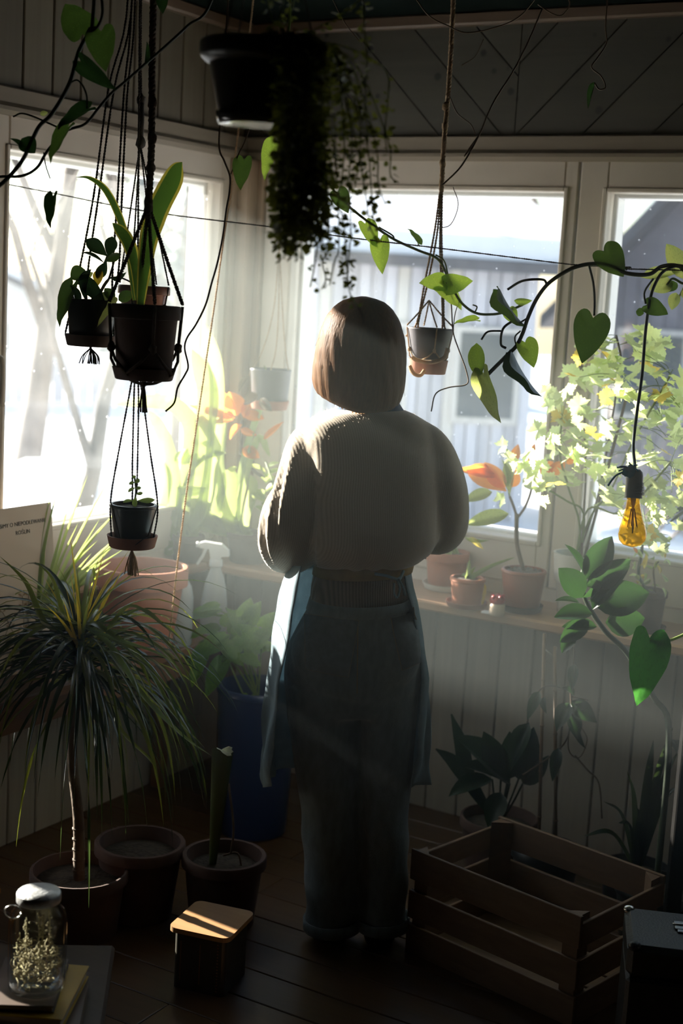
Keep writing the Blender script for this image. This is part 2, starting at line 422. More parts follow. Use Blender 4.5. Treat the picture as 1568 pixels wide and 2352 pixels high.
obj('handle', join(bbox_b(hd.x - .014, hd.x + .014, -.022, -.012, hd.z - .035, hd.z + .035, .004), tube(spl([(hd.x, -.012, hd.z + .01), (hd.x, -.05, hd.z + .012), (hd.x - .004, -.055, hd.z - .02), (hd.x - .008, -.052, hd.z - .10)], 6), .0085, 8)), M_FRAME, w2)
w1 = thing('window_1', 'pale wooden window on the left wall facing the snowy garden', 'window', (0, -.6, SILL), kind='structure')
ll = onX(13, 400, 0).y; lr = onX(503, 420, 0).y
casement(w1, 'x', -1.195, -.09, ll, lr, .80, ZT0 + .005, ZG0, ZG1)
wpart(w1, 'frame', 'x', -1.2, -.08, -.004, .06, SILL - .005, .80, M_FRAME)
w3 = thing('added_door_1', 'added glazed door in the left wall letting low sun in', 'door', (0, -1.45, 0), kind='structure')  # unseen door added so sun reaches the dracaena and the tin
casement(w3, 'x', -1.70, -1.203, DG0, DG1, 0.0, ZT0 + .005, .16, ZG1)
hp = onX(3, 850, .05); hy = hp.y; hp = onX(3, 870, .05)
obj('handle', join(bbox_b(.011, .020, hy - .015, hy + .015, hp.z - .05, hp.z + .07, .004), tube(spl([(.012, hy, hp.z + .05), (.045, hy, hp.z + .055), (.055, hy, hp.z + .03), (.055, hy, hp.z - .075)], 6), .009, 8)), M_FRAME, w1)
wpart(w3, 'added_panel', 'x', DG0, DG1, -.004, .045, .57, .95, M_FRAME)  # added panels leave only the gaps that shape the sun beams
wpart(w3, 'added_panel', 'x', DG0, -1.335, -.004, .045, .93, 1.2, M_FRAME)
wpart(w3, 'added_panel', 'x', DG0, DG1, -.004, .045, .16, .35, M_FRAME)
wpart(w3, 'added_panel', 'x', -1.30, DG1, -.004, .045, .35, .57, M_FRAME)
sun_mask = obj('added_blind', join(box(-.005, -.002, DG0 - .03, DG1 + .03, 1.10, ZT0 - .02), tube([(.004, DG0 - .03, 1.10), (.004, DG1 + .03, 1.10)], .012, 8)), mat('added_blind_dark', (.05, .045, .04), .9), w3, False)  # unseen cloth added to keep sun off the hanging cluster
w4 = thing('added_window_3', 'added small low casement in the left wall letting sun onto the jar', 'window', (0, -2.1, .52), kind='structure')  # unseen casement added so sun reaches the jar and books
casement(w4, 'x', -2.30, -1.94, -2.24, -2.0, .50, 1.24, .58, 1.16)
# ---- sill boards
tag(obj('trim_6', bbox_b(.0, 2.7, -.28, .03, SILL - .03, SILL, .006), M_SILL, None, False), kind='structure')
M_SILLY = woodmat('sill_wood_y', (.44, .28, .165), (.36, .215, .12), .42, 1)
tag(obj('trim_7', bbox_b(-.03, .12, -1.19, -.282, SILL - .03, SILL, .006), M_SILLY, None, False), kind='structure')
# ============================================================ OUTSIDE (snowy garden)
GZ = -.55
M_SNOW = mat('snow', (.86, .89, .93), .55, (.80, .84, .90), 1.5, bump=.3, bscale=3)
M_SHED = woodmat('weathered_board', (.58, .58, .62), (.46, .46, .51), .8, 2, rand=.25)
M_SHEDW = woodmat('pale_board', (.62, .60, .56), (.52, .50, .47), .7, 2)
M_HOUSE = woodmat('dark_timber', (.20, .19, .22), (.15, .14, .165), .8, 0)
M_ROOF = mat('dark_roof', (.11, .11, .125), .7, (.08, .08, .09), 6)
M_WHITEH = mat('white_plaster', (.80, .79, .76), .8)
M_BARK = mat('bark', (.12, .10, .085), .9, (.06, .05, .045), 9, (1, 1, .3), bump=.5, bscale=20)
M_WIN = mat('house_window', (.05, .07, .09), .08)
NX = 60; V = []; F = []
for j in range(NX + 1):
    for i in range(NX + 1):
        x = -45 + 60 * i / NX; y = -8 + 60 * j / NX
        d = math.hypot(x + .5, y - .5)
        z = GZ + .35 * mnoise.noise(Vector((x * .18, y * .18, 2))) + .10 * mnoise.noise(Vector((x * .7, y * .7, 5)))
        if x > -.6 and y < .6: z = GZ - .3
        V.append((x, y, z))
for j in range(NX):
    for i in range(NX):
        a = j * (NX + 1) + i; F.append((a, a + 1, a + NX + 2, a + NX + 1))
tag(obj('snow_ground', (V, F), M_SNOW), kind='structure')
def facing(c):
    """axes of a thing that faces the windows from beyond: r to its right as we look, f away"""
    f = Vector((c.x - CAM.x, c.y - CAM.y, 0)).normalized(); return Vector((f.y, -f.x, 0)), f
def frame_m(c, turn=0):
    r, f = facing(c); a = math.radians(turn)
    r2 = r * math.cos(a) + f * math.sin(a); f2 = f * math.cos(a) - r * math.sin(a)
    M = Matrix((r2, f2, Vector((0, 0, 1)))).transposed().to_4x4(); M.translation = c; return M
def shed(name, label, px0, px1, ptop, dp, depth, mwall, mroof, turn, roofh, gable=False, over=.35, nb=14, pale=()):
    c = P((px0 + px1) / 2, 700, dp); wd = mm(px1 - px0, dp); top = P((px0 + px1) / 2, ptop, dp).z; c.z = GZ - .1
    t = thing(name, label, 'shed' if 'shed' in name else 'house', c); M = frame_m(c, turn); h = top - c.z
    obj('wall', xf(box(-wd / 2 + .02, wd / 2 - .02, .03, depth, 0, h), M), mwall, t, False)
    b = wd / nb
    for i in range(nb):
        x = -wd / 2 + i * b
        obj('board', xf(bbox_b(x + .006, x + b - .006, -.012 * (i % 2), .03, 0, h, .006), M), M_SHEDW if i in pale else mwall, t, False)
    if gable:
        g = [(-wd / 2, h), (wd / 2, h), (0, h + roofh)]
        obj('gable', xf(prism(g, -.01, depth), M), mwall, t, False)
        for s in (-1, 1):
            e = Vector((s * (wd / 2 + over), h - over * roofh / (wd / 2))); a = Vector((0, h + roofh))
            q = [(a.x, a.y), (e.x, e.y), (e.x, e.y + .14), (a.x, a.y + .14)]
            rf = obj('roof', xf(prism(q, -over, depth + over), M), mroof, t, False)
            q = [(a.x, a.y + .14), (e.x * .93, e.y + .2), (e.x * .9, e.y + .36), (a.x, a.y + .33)]
            obj('snow_cover', xf(prism(q, -over * .8, depth + over), M), M_SNOW, rf, False)
    else:
        q = [(-over, h - .06), (depth + over, h + roofh), (depth + over, h + roofh + .1), (-over, h + .04)]
        v, f = prism(q, -wd / 2 - over, wd / 2 + over, 'x'); rf = obj('roof', xf((v, f), M), mroof, t, False)
        q = [(-over + .06, h + .04), (depth + over, h + roofh + .1), (depth + over, h + roofh + .38), (-over + .1, h + .26)]
        obj('snow_cover', xf(prism(q, -wd / 2 - over, wd / 2 + over, 'x'), M), M_SNOW, rf, False)
    return t, M, wd, h
t, M, wd, h = shed('garden_shed', 'grey plank garden shed under snow behind the middle window', 640, 1240, 600, 13, 3, M_SHED, M_ROOF, 8, .6, nb=20, pale=(3, 9, 13))
for xx in (-.3, .75):
    wn = obj('window', xf(bbox_b(xx - .32, xx + .32, -.05, .0, h - 1.45, h - .55, .01), M), M_SHEDW, t, False)
    obj('pane', xf(box(xx - .26, xx + .26, -.056, -.04, h - 1.39, h - .61), M), M_WIN, wn, False)
t, M, wd, h = shed('timber_house', 'dark timber house with a snowy gable roof beyond the right pane', 1395, 2150, 640, 15, 6, M_HOUSE, M_ROOF, -6, 1.9, True, .6, nb=22)
for xx in (-1.2, .2):
    wn = obj('window', xf(bbox_b(xx - .4, xx + .4, -.06, .0, h - 1.6, h - .6, .01), M), M_SHEDW, t, False)
    obj('pane', xf(box(xx - .33, xx + .33, -.066, -.05, h - 1.53, h - .67), M), M_WIN, wn, False)
t, M, wd, h = shed('white_house', 'white plastered house far behind the left window', -300, 92, 672, 34, 6, M_WHITEH, M_ROOF, -4, .9, True, .4, nb=1)
for xx in (-1.2, .9):
    wn = obj('window', xf(bbox_b(xx - .4, xx + .4, -.06, .0, h - 1.8, h - .6, .01), M), M_SHEDW, t, False)
    obj('pane', xf(box(xx - .33, xx + .33, -.066, -.05, h - 1.73, h - .67), M), M_WIN, wn, False)
# plank fence between the yards
fc = P(330, 700, 24); fc.z = GZ - .1
ft = thing('plank_fence', 'grey plank fence with snow along its top behind the left window', 'fence', fc); M = frame_m(fc, 10)
for i in range(38):
    hh = .85 + .05 * rnd.random(); x = -4 + i * .21
    obj('plank', xf(bbox_b(x, x + .19, 0, .025, 0, hh, .004), M), M_SHED, ft, False)
obj('rail', xf(box(-4, 4, .025, .07, .55, .65), M), M_SHED, ft, False)
obj('snow_cover', xf(bbox_b(-4, 4, -.05, .09, .91, 1.02, .04), M), M_SNOW, ft, True)
def branchy(base, d, L, r, depth, g, out, tw):
    pts = [base]; p = base.copy(); q = d.normalized()
    for i in range(5):
        q = (q + Vector((g.uniform(-1, 1), g.uniform(-1, 1), g.uniform(-.3, .6))) * .14).normalized(); p = p + q * (L / 5); pts.append(p.copy())
    out.append(tube(pts, [r * (1 - .12 * i) for i in range(6)], 6 if r > .03 else 4, False))
    if depth > 0:
        for k in range(g.randint(3, 4)):
            i = g.randint(2, 5); a = g.uniform(0, 2 * PI); s = g.uniform(.5, .95)
            nd = (q + Vector((math.cos(a), math.sin(a), g.uniform(-.1, .7))) * s).normalized()
            branchy(pts[i], nd, L * g.uniform(.55, .75), r * (1 - .12 * i) * .62, depth - 1, g, tw, tw)
def tree(label, px, dp, hgt, r, lean, seed, depth=4, group='bare trees in the garden'):
    g = random.Random(seed); c = P(px, 900, dp); c.z = GZ - .1
    t = thing('bare_tree', label, 'tree', c, group); trunk = []; tw = []
    rr, f = facing(c)
    branchy(c.copy(), rr * lean + Vector((0, 0, 1)), hgt, r, depth, g, trunk, tw)
    obj('trunk', join(*trunk), M_BARK, t); obj('branches', join(*tw), M_BARK, t, kind='stuff')
tree('stout bare tree leaning close outside the left window', 5, 7.0, 2.0, .13, -.45, 3, 1)
tree('slender bare tree standing mid-garden outside the left window', 165, 10, 2.4, .09, .05, 5, 3)
tree('tall bare tree before the white house', 60, 16, 4.2, .17, .1, 8)
tree('bare tree with spreading crown behind the plank fence', 290, 27, 4.5, .2, .0, 13)
tree('bare tree near the corner of the house outside', 400, 17, 2.2, .08, .1, 21, 3)
tree('bare tree rising behind the plank shed', 900, 21, 5.0, .2, .05, 34)
tree('bare tree between the shed and the timber house', 1335, 18, 4.4, .16, .0, 55)
# snow-laden bushes and banks
M_TWIG = mat('brown_bush', (.16, .12, .09), .9)
def bush(label, px, py, dp, wd, hg, seed):
    g = random.Random(seed); c = P(px, py, dp); c.z = GZ - .05
    t = thing('snowy_bush', label, 'bush', c, 'snowy bushes'); tw = []
    for k in range(40):
        a = g.uniform(0, 2 * PI); s = g.uniform(.1, .9)
        d = Vector((math.cos(a) * s, math.sin(a) * s, 1)).normalized(); L = hg * g.uniform(.6, 1.05)
        tw.append(tube(spl([c, c + d * L * .5 + Vector((0, 0, .05)), c + d * L + Vector((math.cos(a), math.sin(a), -.2)) * .15], 3), .012, 4))
    obj('twigs', join(*tw), M_TWIG, t, kind='stuff')
    lumps = []
    for k in range(9):
        a = g.uniform(0, 2 * PI); s = g.uniform(0, wd * .45)
        lumps.append(blob(c + Vector((math.cos(a) * s, math.sin(a) * s, hg * g.uniform(.25, .75))), (g.uniform(.2, .38) * wd, g.uniform(.2, .38) * wd, .14 * hg), 10, 6, .2, seed + k))
    obj('snow_cap', join(*lumps), M_SNOW, t)
bush('low snowy bush before the plank shed', 850, 1150, 10.5, 1.2, .6, 1)
bush('wide snowy bush near the shed corner', 1240, 1150, 9, .9, .55, 2)
bush('snowy bush in front of the timber house', 1490, 1150, 11, 1.4, .9, 3)
bush('snowy bush by the plank fence', 250, 1000, 13, 1.8, .8, 4)
bush('small snowy bush under the leaning tree', 120, 1100, 9, 1.1, .5, 5)

# snow-dusted evergreens at the end of the garden
M_FIR = mat('fir_green', (.10, .13, .12), .9, (.30, .33, .34), 14, lo=.45, hi=.6)
def conifer(label, px, dp, hg, seed):
    g = random.Random(seed); c = P(px, 800, dp); c.z = GZ - .1; t = thing('conifer', label, 'tree', c, 'evergreens behind the garden'); tiers = []
    for k in range(12):
        z = hg * (.1 + .85 * k / 12); r = hg * .2 * (1 - k / 12.5)
        v, f = lathe([(r, 0), (r * .75, hg * .02), (.02, hg * .12)], c + Vector((0, 0, z)), 14)
        v = [(c.x + (a - c.x) * (1 + g.uniform(-.2, .2)), c.y + (b - c.y) * (1 + g.uniform(-.2, .2)), z_ + g.uniform(-.1, .1) * hg * .1) for a, b, z_ in v]; tiers.append((v, f))
    obj('foliage', join(*tiers), M_FIR, t, kind='stuff'); obj('trunk', tube([c, c + Vector((0, 0, hg * .9))], lambda q: .14 * (1 - q) + .02), M_BARK, t)
conifer('broad snow-dusted evergreen at the garden end', 330, 33, 6.5, 1)
conifer('narrow snow-dusted evergreen beside the broad one', 420, 36, 5.2, 2)
# ============================================================ PERSON (seen from behind)
PB = onZ(795, 2165, 0)                      # between the feet
PYAW = -YAW                                  # faces away from the camera
PR = Vector((math.cos(YAW), -math.sin(YAW), 0)); PF = Vector((math.sin(YAW), math.cos(YAW), 0))
def pw(x, y, z): return PB + PR * x + PF * y + Vector((0, 0, z))      # person frame -> world
def sil(px, py, dy=0):
    """pixel on the person's own upright plane (dy further away) -> world"""
    d = ray(px, py); n = PF; t = ((PB + PF * dy - CAM).dot(n)) / d.dot(n); return CAM + d * t
def loc(p): v = p - PB; return Vector((v.dot(PR), v.dot(PF), v.z))
def sz(py, px=800): return loc(sil(px, py)).z
def ringloft(rings, seg=32, close=True, pw_=2.0):
    """rings: (left world pt, right world pt, depth back, depth front, centre dy, power)"""
    v = []; f = []
    for L, R, db, df, cy in rings:
        c = (L + R) / 2; ax = (R - L) / 2
        for k in range(seg):
            a = 2 * PI * k / seg; ca, sa = math.cos(a), math.sin(a)
            e = 2 / pw_; cx = math.copysign(abs(ca) ** e, ca); sy = math.copysign(abs(sa) ** e, sa)
            v.append(tuple(c + ax * cx + PF * (cy + (df if sy > 0 else db) * sy)))
    n = len(rings)
    for i in range(n - 1):
        for k in range(seg):
            a, b = i * seg + k, i * seg + (k + 1) % seg
            f.append((a, b, b + seg, a + seg))
    if close: f.append(tuple(range(seg))[::-1]); f.append(tuple(range((n - 1) * seg, n * seg)))
    return v, f
M_SKIN = mat('skin', (.62, .40, .30), .5, (.56, .35, .26), 20)
def ribmat(name, c1, c2, scale, amp, sheen=.4, trans=.0):
    mt, nt, out, N, lk = nodes(name)
    tc = N('TexCoord'); sp = N('SeparateXYZ'); lk(tc.outputs['Object'], sp.inputs[0])
    # ribs run up and down: stripes along the camera-independent horizontal axis of the garment
    dt = N('VectorMath', operation='DOT_PRODUCT'); dt.inputs[1].default_value = tuple(PR); lk(tc.outputs['Object'], dt.inputs[0])
    dz = N('VectorMath', operation='DOT_PRODUCT'); dz.inputs[1].default_value = tuple(PF); lk(tc.outputs['Object'], dz.inputs[0])
    ad = N('Math', operation='ADD'); lk(dt.outputs['Value'], ad.inputs[0]); 
    m8 = N('Math', operation='MULTIPLY'); m8.inputs[1].default_value = .7; lk(dz.outputs['Value'], m8.inputs[0]); lk(m8.outputs[0], ad.inputs[1])
    nz0 = N('TexNoise', Scale=6.0, Detail=2); lk(tc.outputs['Object'], nz0.inputs['Vector'])
    mm_ = N('Math', operation='MULTIPLY_ADD'); mm_.inputs[1].default_value = .004; lk(nz0.outputs[0], mm_.inputs[0]); lk(ad.outputs[0], mm_.inputs[2])
    ml = N('Math', operation='MULTIPLY'); ml.inputs[1].default_value = scale; lk(mm_.outputs[0], ml.inputs[0])
    sn = N('Math', operation='SINE'); lk(ml.outputs[0], sn.inputs[0])
    mr = N('MapRange'); mr.inputs[1].default_value = -1; mr.inputs[2].default_value = 1; lk(sn.outputs[0], mr.inputs[0])
    nz = N('TexNoise', Scale=350.0, Detail=3); lk(tc.outputs['Object'], nz.inputs['Vector'])
    mx = N('Mix', data_type='RGBA'); mx.inputs[6].default_value = c4(c2); mx.inputs[7].default_value = c4(c1); lk(mr.outputs[0], mx.inputs[0])
    b = N('BsdfPrincipled', Roughness=.95); lk(mx.outputs[2], b.inputs['Base Color']); b.inputs['Sheen Weight'].default_value = sheen; b.inputs['Sheen Roughness'].default_value = .4
    b.inputs['Specular IOR Level'].default_value = .1
    a2 = N('Math', operation='MULTIPLY_ADD'); a2.inputs[1].default_value = .5; lk(nz.outputs[0], a2.inputs[0]); lk(mr.outputs[0], a2.inputs[2])
    bp = N('Bump', Strength=amp, Distance=.003); lk(a2.outputs[0], bp.inputs['Height']); lk(bp.outputs[0], b.inputs['Normal'])
    lk(b.outputs[0], out.inputs[0]); return mt
M_KNIT = ribmat('knit_wool', (.50, .43, .345), (.42, .355, .28), 1150, .16, .6)
M_RIB = ribmat('brown_rib', (.22, .145, .10), (.14, .09, .06), 900, .5)
M_JEANS = mat('denim', (.125, .165, .18), .85, (.09, .12, .135), 60, (1, 1, .4), bump=.25, bscale=500, sheen=.2)
M_DENIMB = mat('blue_denim_collar', (.06, .11, .20), .85, (.045, .085, .16), 60, bump=.2, bscale=400)
M_APRON = mat('teal_apron_cloth', (.26, .36, .41), .8, (.21, .30, .35), 40, bump=.15, bscale=350, trans=.25)
M_MUST = mat('mustard_cloth', (.33, .22, .06), .85, (.27, .175, .05), 30)
M_SHOE = mat('dark_shoe', (.02, .02, .022), .5)
M_EYE = mat('eye_white', (.75, .73, .70), .25); M_IRIS = mat('iris_brown', (.07, .04, .02), .2); M_LIP = mat('lip', (.5, .22, .2), .45)
def hairmat():
    mt, nt, out, N, lk = nodes('brown_hair')
    tc = N('TexCoord'); mp = N('Mapping'); mp.inputs['Scale'].default_value = (160, 160, 5); lk(tc.outputs['Object'], mp.inputs[0])
    nz = N('TexNoise', Scale=1.0, Detail=4); lk(mp.outputs[0], nz.inputs['Vector'])
    mx = N('Mix', data_type='RGBA'); mx.inputs[6].default_value = (.035, .016, .006, 1); mx.inputs[7].default_value = (.22, .10, .034, 1); lk(nz.outputs[0], mx.inputs[0])
    b = N('BsdfPrincipled', Roughness=.55); lk(mx.outputs[2], b.inputs['Base Color']); b.inputs['Specular IOR Level'].default_value = .08
    bp = N('Bump', Strength=.6, Distance=.003); lk(nz.outputs[0], bp.inputs['Height']); lk(bp.outputs[0], b.inputs['Normal'])
    tr = N('BsdfTranslucent'); tr.inputs[0].default_value = (.50, .25, .075, 1)
    ms = N('MixShader'); ms.inputs[0].default_value = .22; lk(b.outputs[0], ms.inputs[1]); lk(tr.outputs[0], ms.inputs[2])
    lk(ms.outputs[0], out.inputs[0]); return mt
M_HAIR = hairmat()
person = thing('person', 'person with brown bobbed hair in beige sweater, teal apron and jeans', 'person', PB)

def remesh(vf, voxel, smooth_it, name='tmp'):
    me = mesh_of(name, vf, None); o = bpy.data.objects.new(name, me); COL.objects.link(o)
    r = o.modifiers.new('r', 'REMESH'); r.mode = 'VOXEL'; r.voxel_size = voxel; r.use_smooth_shade = True
    s = o.modifiers.new('s', 'SMOOTH'); s.factor = .5; s.iterations = smooth_it
    dg = bpy.context.evaluated_depsgraph_get(); ev = o.evaluated_get(dg); m2 = ev.to_mesh()
    r = [tuple(p.co) for p in m2.vertices], [tuple(q.vertices) for q in m2.polygons]
    ev.to_mesh_clear(); bpy.data.objects.remove(o); bpy.data.meshes.remove(me); return r

# ---- body: one continuous figure (skin modifier), head shaped from a lathe merged by voxels
def skin(verts, edges, rad, root=0, sub=2):
    me = bpy.data.meshes.new('sk'); me.from_pydata([tuple(v) for v in verts], edges, []); o = bpy.data.objects.new('sk', me); COL.objects.link(o)
    md = o.modifiers.new('sk', 'SKIN'); md.use_smooth_shade = True
    for i, r in enumerate(rad): me.skin_vertices[0].data[i].radius = (r, r) if not isinstance(r, tuple) else r
    me.skin_vertices[0].data[root].use_root = True
    if sub: sb = o.modifiers.new('sb', 'SUBSURF'); sb.levels = sub; sb.render_levels = sub
    dg = bpy.context.evaluated_depsgraph_get(); ev = o.evaluated_get(dg); m2 = ev.to_mesh()
    r = [tuple(p.co) for p in m2.vertices], [tuple(q.vertices) for q in m2.polygons]
    ev.to_mesh_clear(); bpy.data.objects.remove(o); bpy.data.meshes.remove(me); return r
hc = loc(sil(828, 815)); HX, HZ = hc.x, hc.z + .005           # head centre
sLx = loc(sil(690, 1010)).x; sRx = loc(sil(992, 1000)).x; shz = sz(1000)
eL = loc(sil(640, 1240)); eR = loc(sil(1030, 1215))
fLx, fRx = loc(sil(762, 2150)).x, loc(sil(872, 2150)).x
cx = (fLx + fRx) / 2
hz_ = sz(1480)
def LX_(px, py): return loc(sil(px, py)).x
verts = [(LX_(815, 1470), 0, hz_ + .02), (LX_(828, 1340), .0, sz(1340)), (LX_(845, 1080), -.01, sz(1080)), (HX, 0, HZ - .17), (HX, .01, HZ - .10),
         (sLx + .04, 0, shz - .05), (eL.x + .05, -.02, eL.z + .02), (eL.x + .13, .20, eL.z + .03),
         (sRx - .04, 0, shz - .05), (eR.x - .05, 0, eR.z + .02), (eR.x - .13, .21, eR.z + .03),
         (LX_(748, 1560), 0, sz(1560)), (LX_(758, 1850), .01, sz(1850)), (fLx, -.01, .09),
         (LX_(882, 1560), 0, sz(1560)), (LX_(886, 1850), .01, sz(1850)), (fRx, -.01, .09),
         (fLx - .005, .13, .035), (fRx + .005, .13, .035)]
edges = [(0, 1), (1, 2), (2, 3), (3, 4), (2, 5), (5, 6), (6, 7), (2, 8), (8, 9), (9, 10), (0, 11), (11, 12), (12, 13), (0, 14), (14, 15), (15, 16), (13, 17), (16, 18)]
rad = [.085, .075, .085, .05, .048, .045, .04, .03, .045, .04, .03, .065, .045, .036, .065, .045, .036, .03, .03]
bodyA = skin([pw(*v) for v in verts], edges, rad)
# head
hp = [(.001, -.122), (.045, -.118), (.062, -.09), (.070, -.05), (.076, .0), (.078, .04), (.070, .082), (.048, .112), (.001, .124)]
hv, hf = lathe(hp, (0, 0, 0), 28); H2 = []
for x, y, z in hv:
    y2 = y * 1.22
    if y > 0 and z < .02: y2 *= 1 + .10 * max(0, -z / .12)       # jaw and chin forward
    if y < 0 and z < -.05: y2 *= .78
    H2.append(tuple(pw(HX + x, y2 + .01, HZ + z)))
nose = xf(blob((0, 0, 0), (.014, .020, .024), 8, 6), Matrix.Translation(pw(HX, .105, HZ - .028)) @ Matrix.Rotation(PYAW, 4, 'Z'))
ears = [xf(blob((0, 0, 0), (.010, .020, .032), 8, 6), Matrix.Translation(pw(HX + s * .078, .0, HZ - .012)) @ Matrix.Rotation(PYAW, 4, 'Z')) for s in (-1, 1)]
# hands: palm and five fingers each, resting together at the waist in front
def hand(wrist, fwd, side, upv):
    s = fwd; r = side; out = []
    palm = [(wrist, .020), (wrist + s * .045, .026), (wrist + s * .085, .024)]
    out.append(xf(blob((0, 0, 0), (.040, .048, .016), 12, 8), Matrix((r, s, upv)).transposed().to_4x4()))
    V0, F0 = out.pop(); c = wrist + s * .05; out.append(([tuple(Vector(p) + c) for p in V0], F0))
    for k, (o, L) in enumerate(((-.027, .062), (-.009, .072), (.009, .067), (.027, .052))):
        b0 = wrist + s * .085 + r * o; p1 = b0 + s * L * .4 - upv * .004; p2 = p1 + s * L * .33 - upv * .018; p3 = p2 + s * L * .2 - upv * .024
        out.append(tube(spl([b0 - s * .02, b0, p1, p2, p3], 3), lambda t: .0092 - .0022 * t, 8))
    b0 = wrist + s * .03 + r * -.034; out.append(tube(spl([b0 + r * .012, b0 - r * .012 + s * .015, b0 - r * .022 + s * .042 - upv * .008, b0 - r * .018 + s * .062 - upv * .016], 3), lambda t: .0108 - .002 * t, 8))
    return join(*out)
wl_, wr_ = pw(eL.x + .13, .20, eL.z + .03), pw(eR.x - .13, .21, eR.z + .03)
Z3 = Vector((0, 0, 1))
hl = hand(wl_, (PF * .55 + PR * .83).normalized(), (-PF * .83 + PR * .55).normalized() * -1, Z3)
hr = hand(wr_, (PF * .55 - PR * .83).normalized(), (PF * .83 + PR * .55).normalized() * 1, Z3)
body = obj('body', remesh(join(bodyA, (H2, hf), nose, *ears, hl, hr), .0055, 3), M_SKIN, person)
for s in (-1, 1):
    e = obj('eye', blob(pw(HX + s * .031, .088, HZ + .003), .0125, 10, 8), M_EYE, person)
    obj('iris', blob(pw(HX + s * .031, .0965, HZ + .003), .0062, 8, 6), M_IRIS, e)
obj('mouth', xf(blob((0, 0, 0), (.022, .006, .007), 10, 6), Matrix.Translation(pw(HX, .104, HZ - .066)) @ Matrix.Rotation(PYAW, 4, 'Z')), M_LIP, person)

# ---- sweater
def R_(l, r, yl, yr, db, df, cy=0): return (sil(l, yl), sil(r, yr), db, df, cy)
tor = [R_(776, 914, 935, 938, .055, .055, .0), R_(742, 946, 945, 948, .085, .085, 0), R_(705, 980, 965, 968, .11, .10, 0), R_(688, 1000, 1000, 1005, .125, .12, 0),
       R_(690, 1005, 1060, 1065, .135, .13, 0), R_(698, 1008, 1130, 1135, .14, .14, .005), R_(700, 1012, 1190, 1195, .15, .15, .005),
       R_(700, 1010, 1235, 1238, .155, .155, .005), R_(705, 992, 1268, 1268, .145, .15, .005), R_(716, 968, 1292, 1288, .12, .13, .005), R_(728, 948, 1298, 1296, .10, .11, .005)]
parts = [ringloft(tor, 40, True, 2.3)]
def sleeve(c):  # list of (px, py, dy, radius)
    pts = [sil(a, b, d) for a, b, d, r in c]
    return tube(spl(pts, 5), [r for r in spl([(q[3], 0, 0) for q in c], 5) for r in [r.x]], 20)
parts.append(sleeve([(755, 1005, 0, .05), (722, 1028, .0, .066), (706, 1075, -.005, .068), (692, 1130, -.01, .070), (672, 1195, -.01, .075), (664, 1243, .01, .076), (672, 1258, .06, .068), (700, 1255, .13, .052), (722, 1250, .19, .040)]))
parts.append(sleeve([(940, 1005, 0, .05), (968, 1026, .0, .062), (994, 1072, .01, .066), (1008, 1130, .03, .070), (1012, 1180, .05, .070), (1006, 1212, .09, .068), (985, 1222, .15, .058), (955, 1222, .21, .045), (935, 1222, .24, .038)]))
# elbow sag of the loose left sleeve, and its folds
parts.append(blob(sil(660, 1235, .01), (.070, .075, .072), 16, 10))
parts.append(blob(sil(668, 1270, .02), (.05, .06, .045), 16, 10))
sw = remesh(join(*parts), .009, 6)
def swr(v):
    p = Vector(v); l = loc(p); q = p
    # soft folds: gathers at the hem, drapes along the left sleeve, underarm creases
    g = 0.0
    zt = l.z
    hemz = sz(1290)
    if zt < hemz + .09 and abs(l.x - .03) < .16:
        a = max(0, 1 - (zt - hemz) / .09); g += .006 * a * math.sin(l.x * 95 + 2 * math.sin(l.x * 31))
    xl = l.x - loc(sil(690, 1150)).x
    if xl < 0:
        a = min(1, -xl / .05); g += .0055 * a * math.sin((l.x * 2.2 - l.y * 1.6) * 62 + zt * 9 + 1.2) * min(1, max(0, (shz - zt) / .12))
    xr = l.x - loc(sil(1000, 1150)).x
    if xr > 0: g += .003 * min(1, xr / .03) * math.sin(l.y * 70 + zt * 14)
    g += .004 * mnoise.noise(Vector((l.x * 9, l.y * 9, l.z * 7)))
    # underarm seam crease left
    dl = abs(l.x - (loc(sil(712, 1100)).x + .05 * (shz - zt)))
    if l.y < 0: g -= .007 * math.exp(-(dl / .010) ** 2) * min(1, max(0, (shz - zt - .02) / .1))
    dr = abs(l.x - (loc(sil(1016, 1100)).x - .02 * (shz - zt)))
    if l.y < .05: g -= .005 * math.exp(-(dr / .010) ** 2) * min(1, max(0, (shz - zt - .05) / .1))
    c = PB + PR * (.03) + Vector((0, 0, zt)); d = Vector((p.x - c.x, p.y - c.y, 0))
    if d.length > 1e-4: q = p + d.normalized() * g
    return tuple(q)
sweater = obj('sweater', ([swr(v) for v in sw[0]], sw[1]), M_KNIT, person, label='beige ribbed knit sweater')
# loose wool fuzz along the sweater: fine fibres standing off the knit
g = random.Random(4); fz = []
me = sweater.data
for k in range(5000):
    pl = me.polygons[g.randrange(len(me.polygons))]; p = me.vertices[pl.vertices[0]].co + off(sweater); nn = pl.normal
    d = (nn + Vector((g.uniform(-1, 1), g.uniform(-1, 1), g.uniform(-1, 1))) * .7).normalized(); L = g.uniform(.003, .007)
    s = nn.cross(Vector((g.uniform(-1, 1), g.uniform(-1, 1), 1))).normalized() * .00035
    fz.append(([tuple(p - s), tuple(p + s), tuple(p + d * L)], [(0, 1, 2)]))
M_FUZZ = mat('wool_fibre', (.62, .54, .44), .9, trans=.6)
obj('wool_fuzz', join(*fz), M_FUZZ, sweater, kind='stuff')
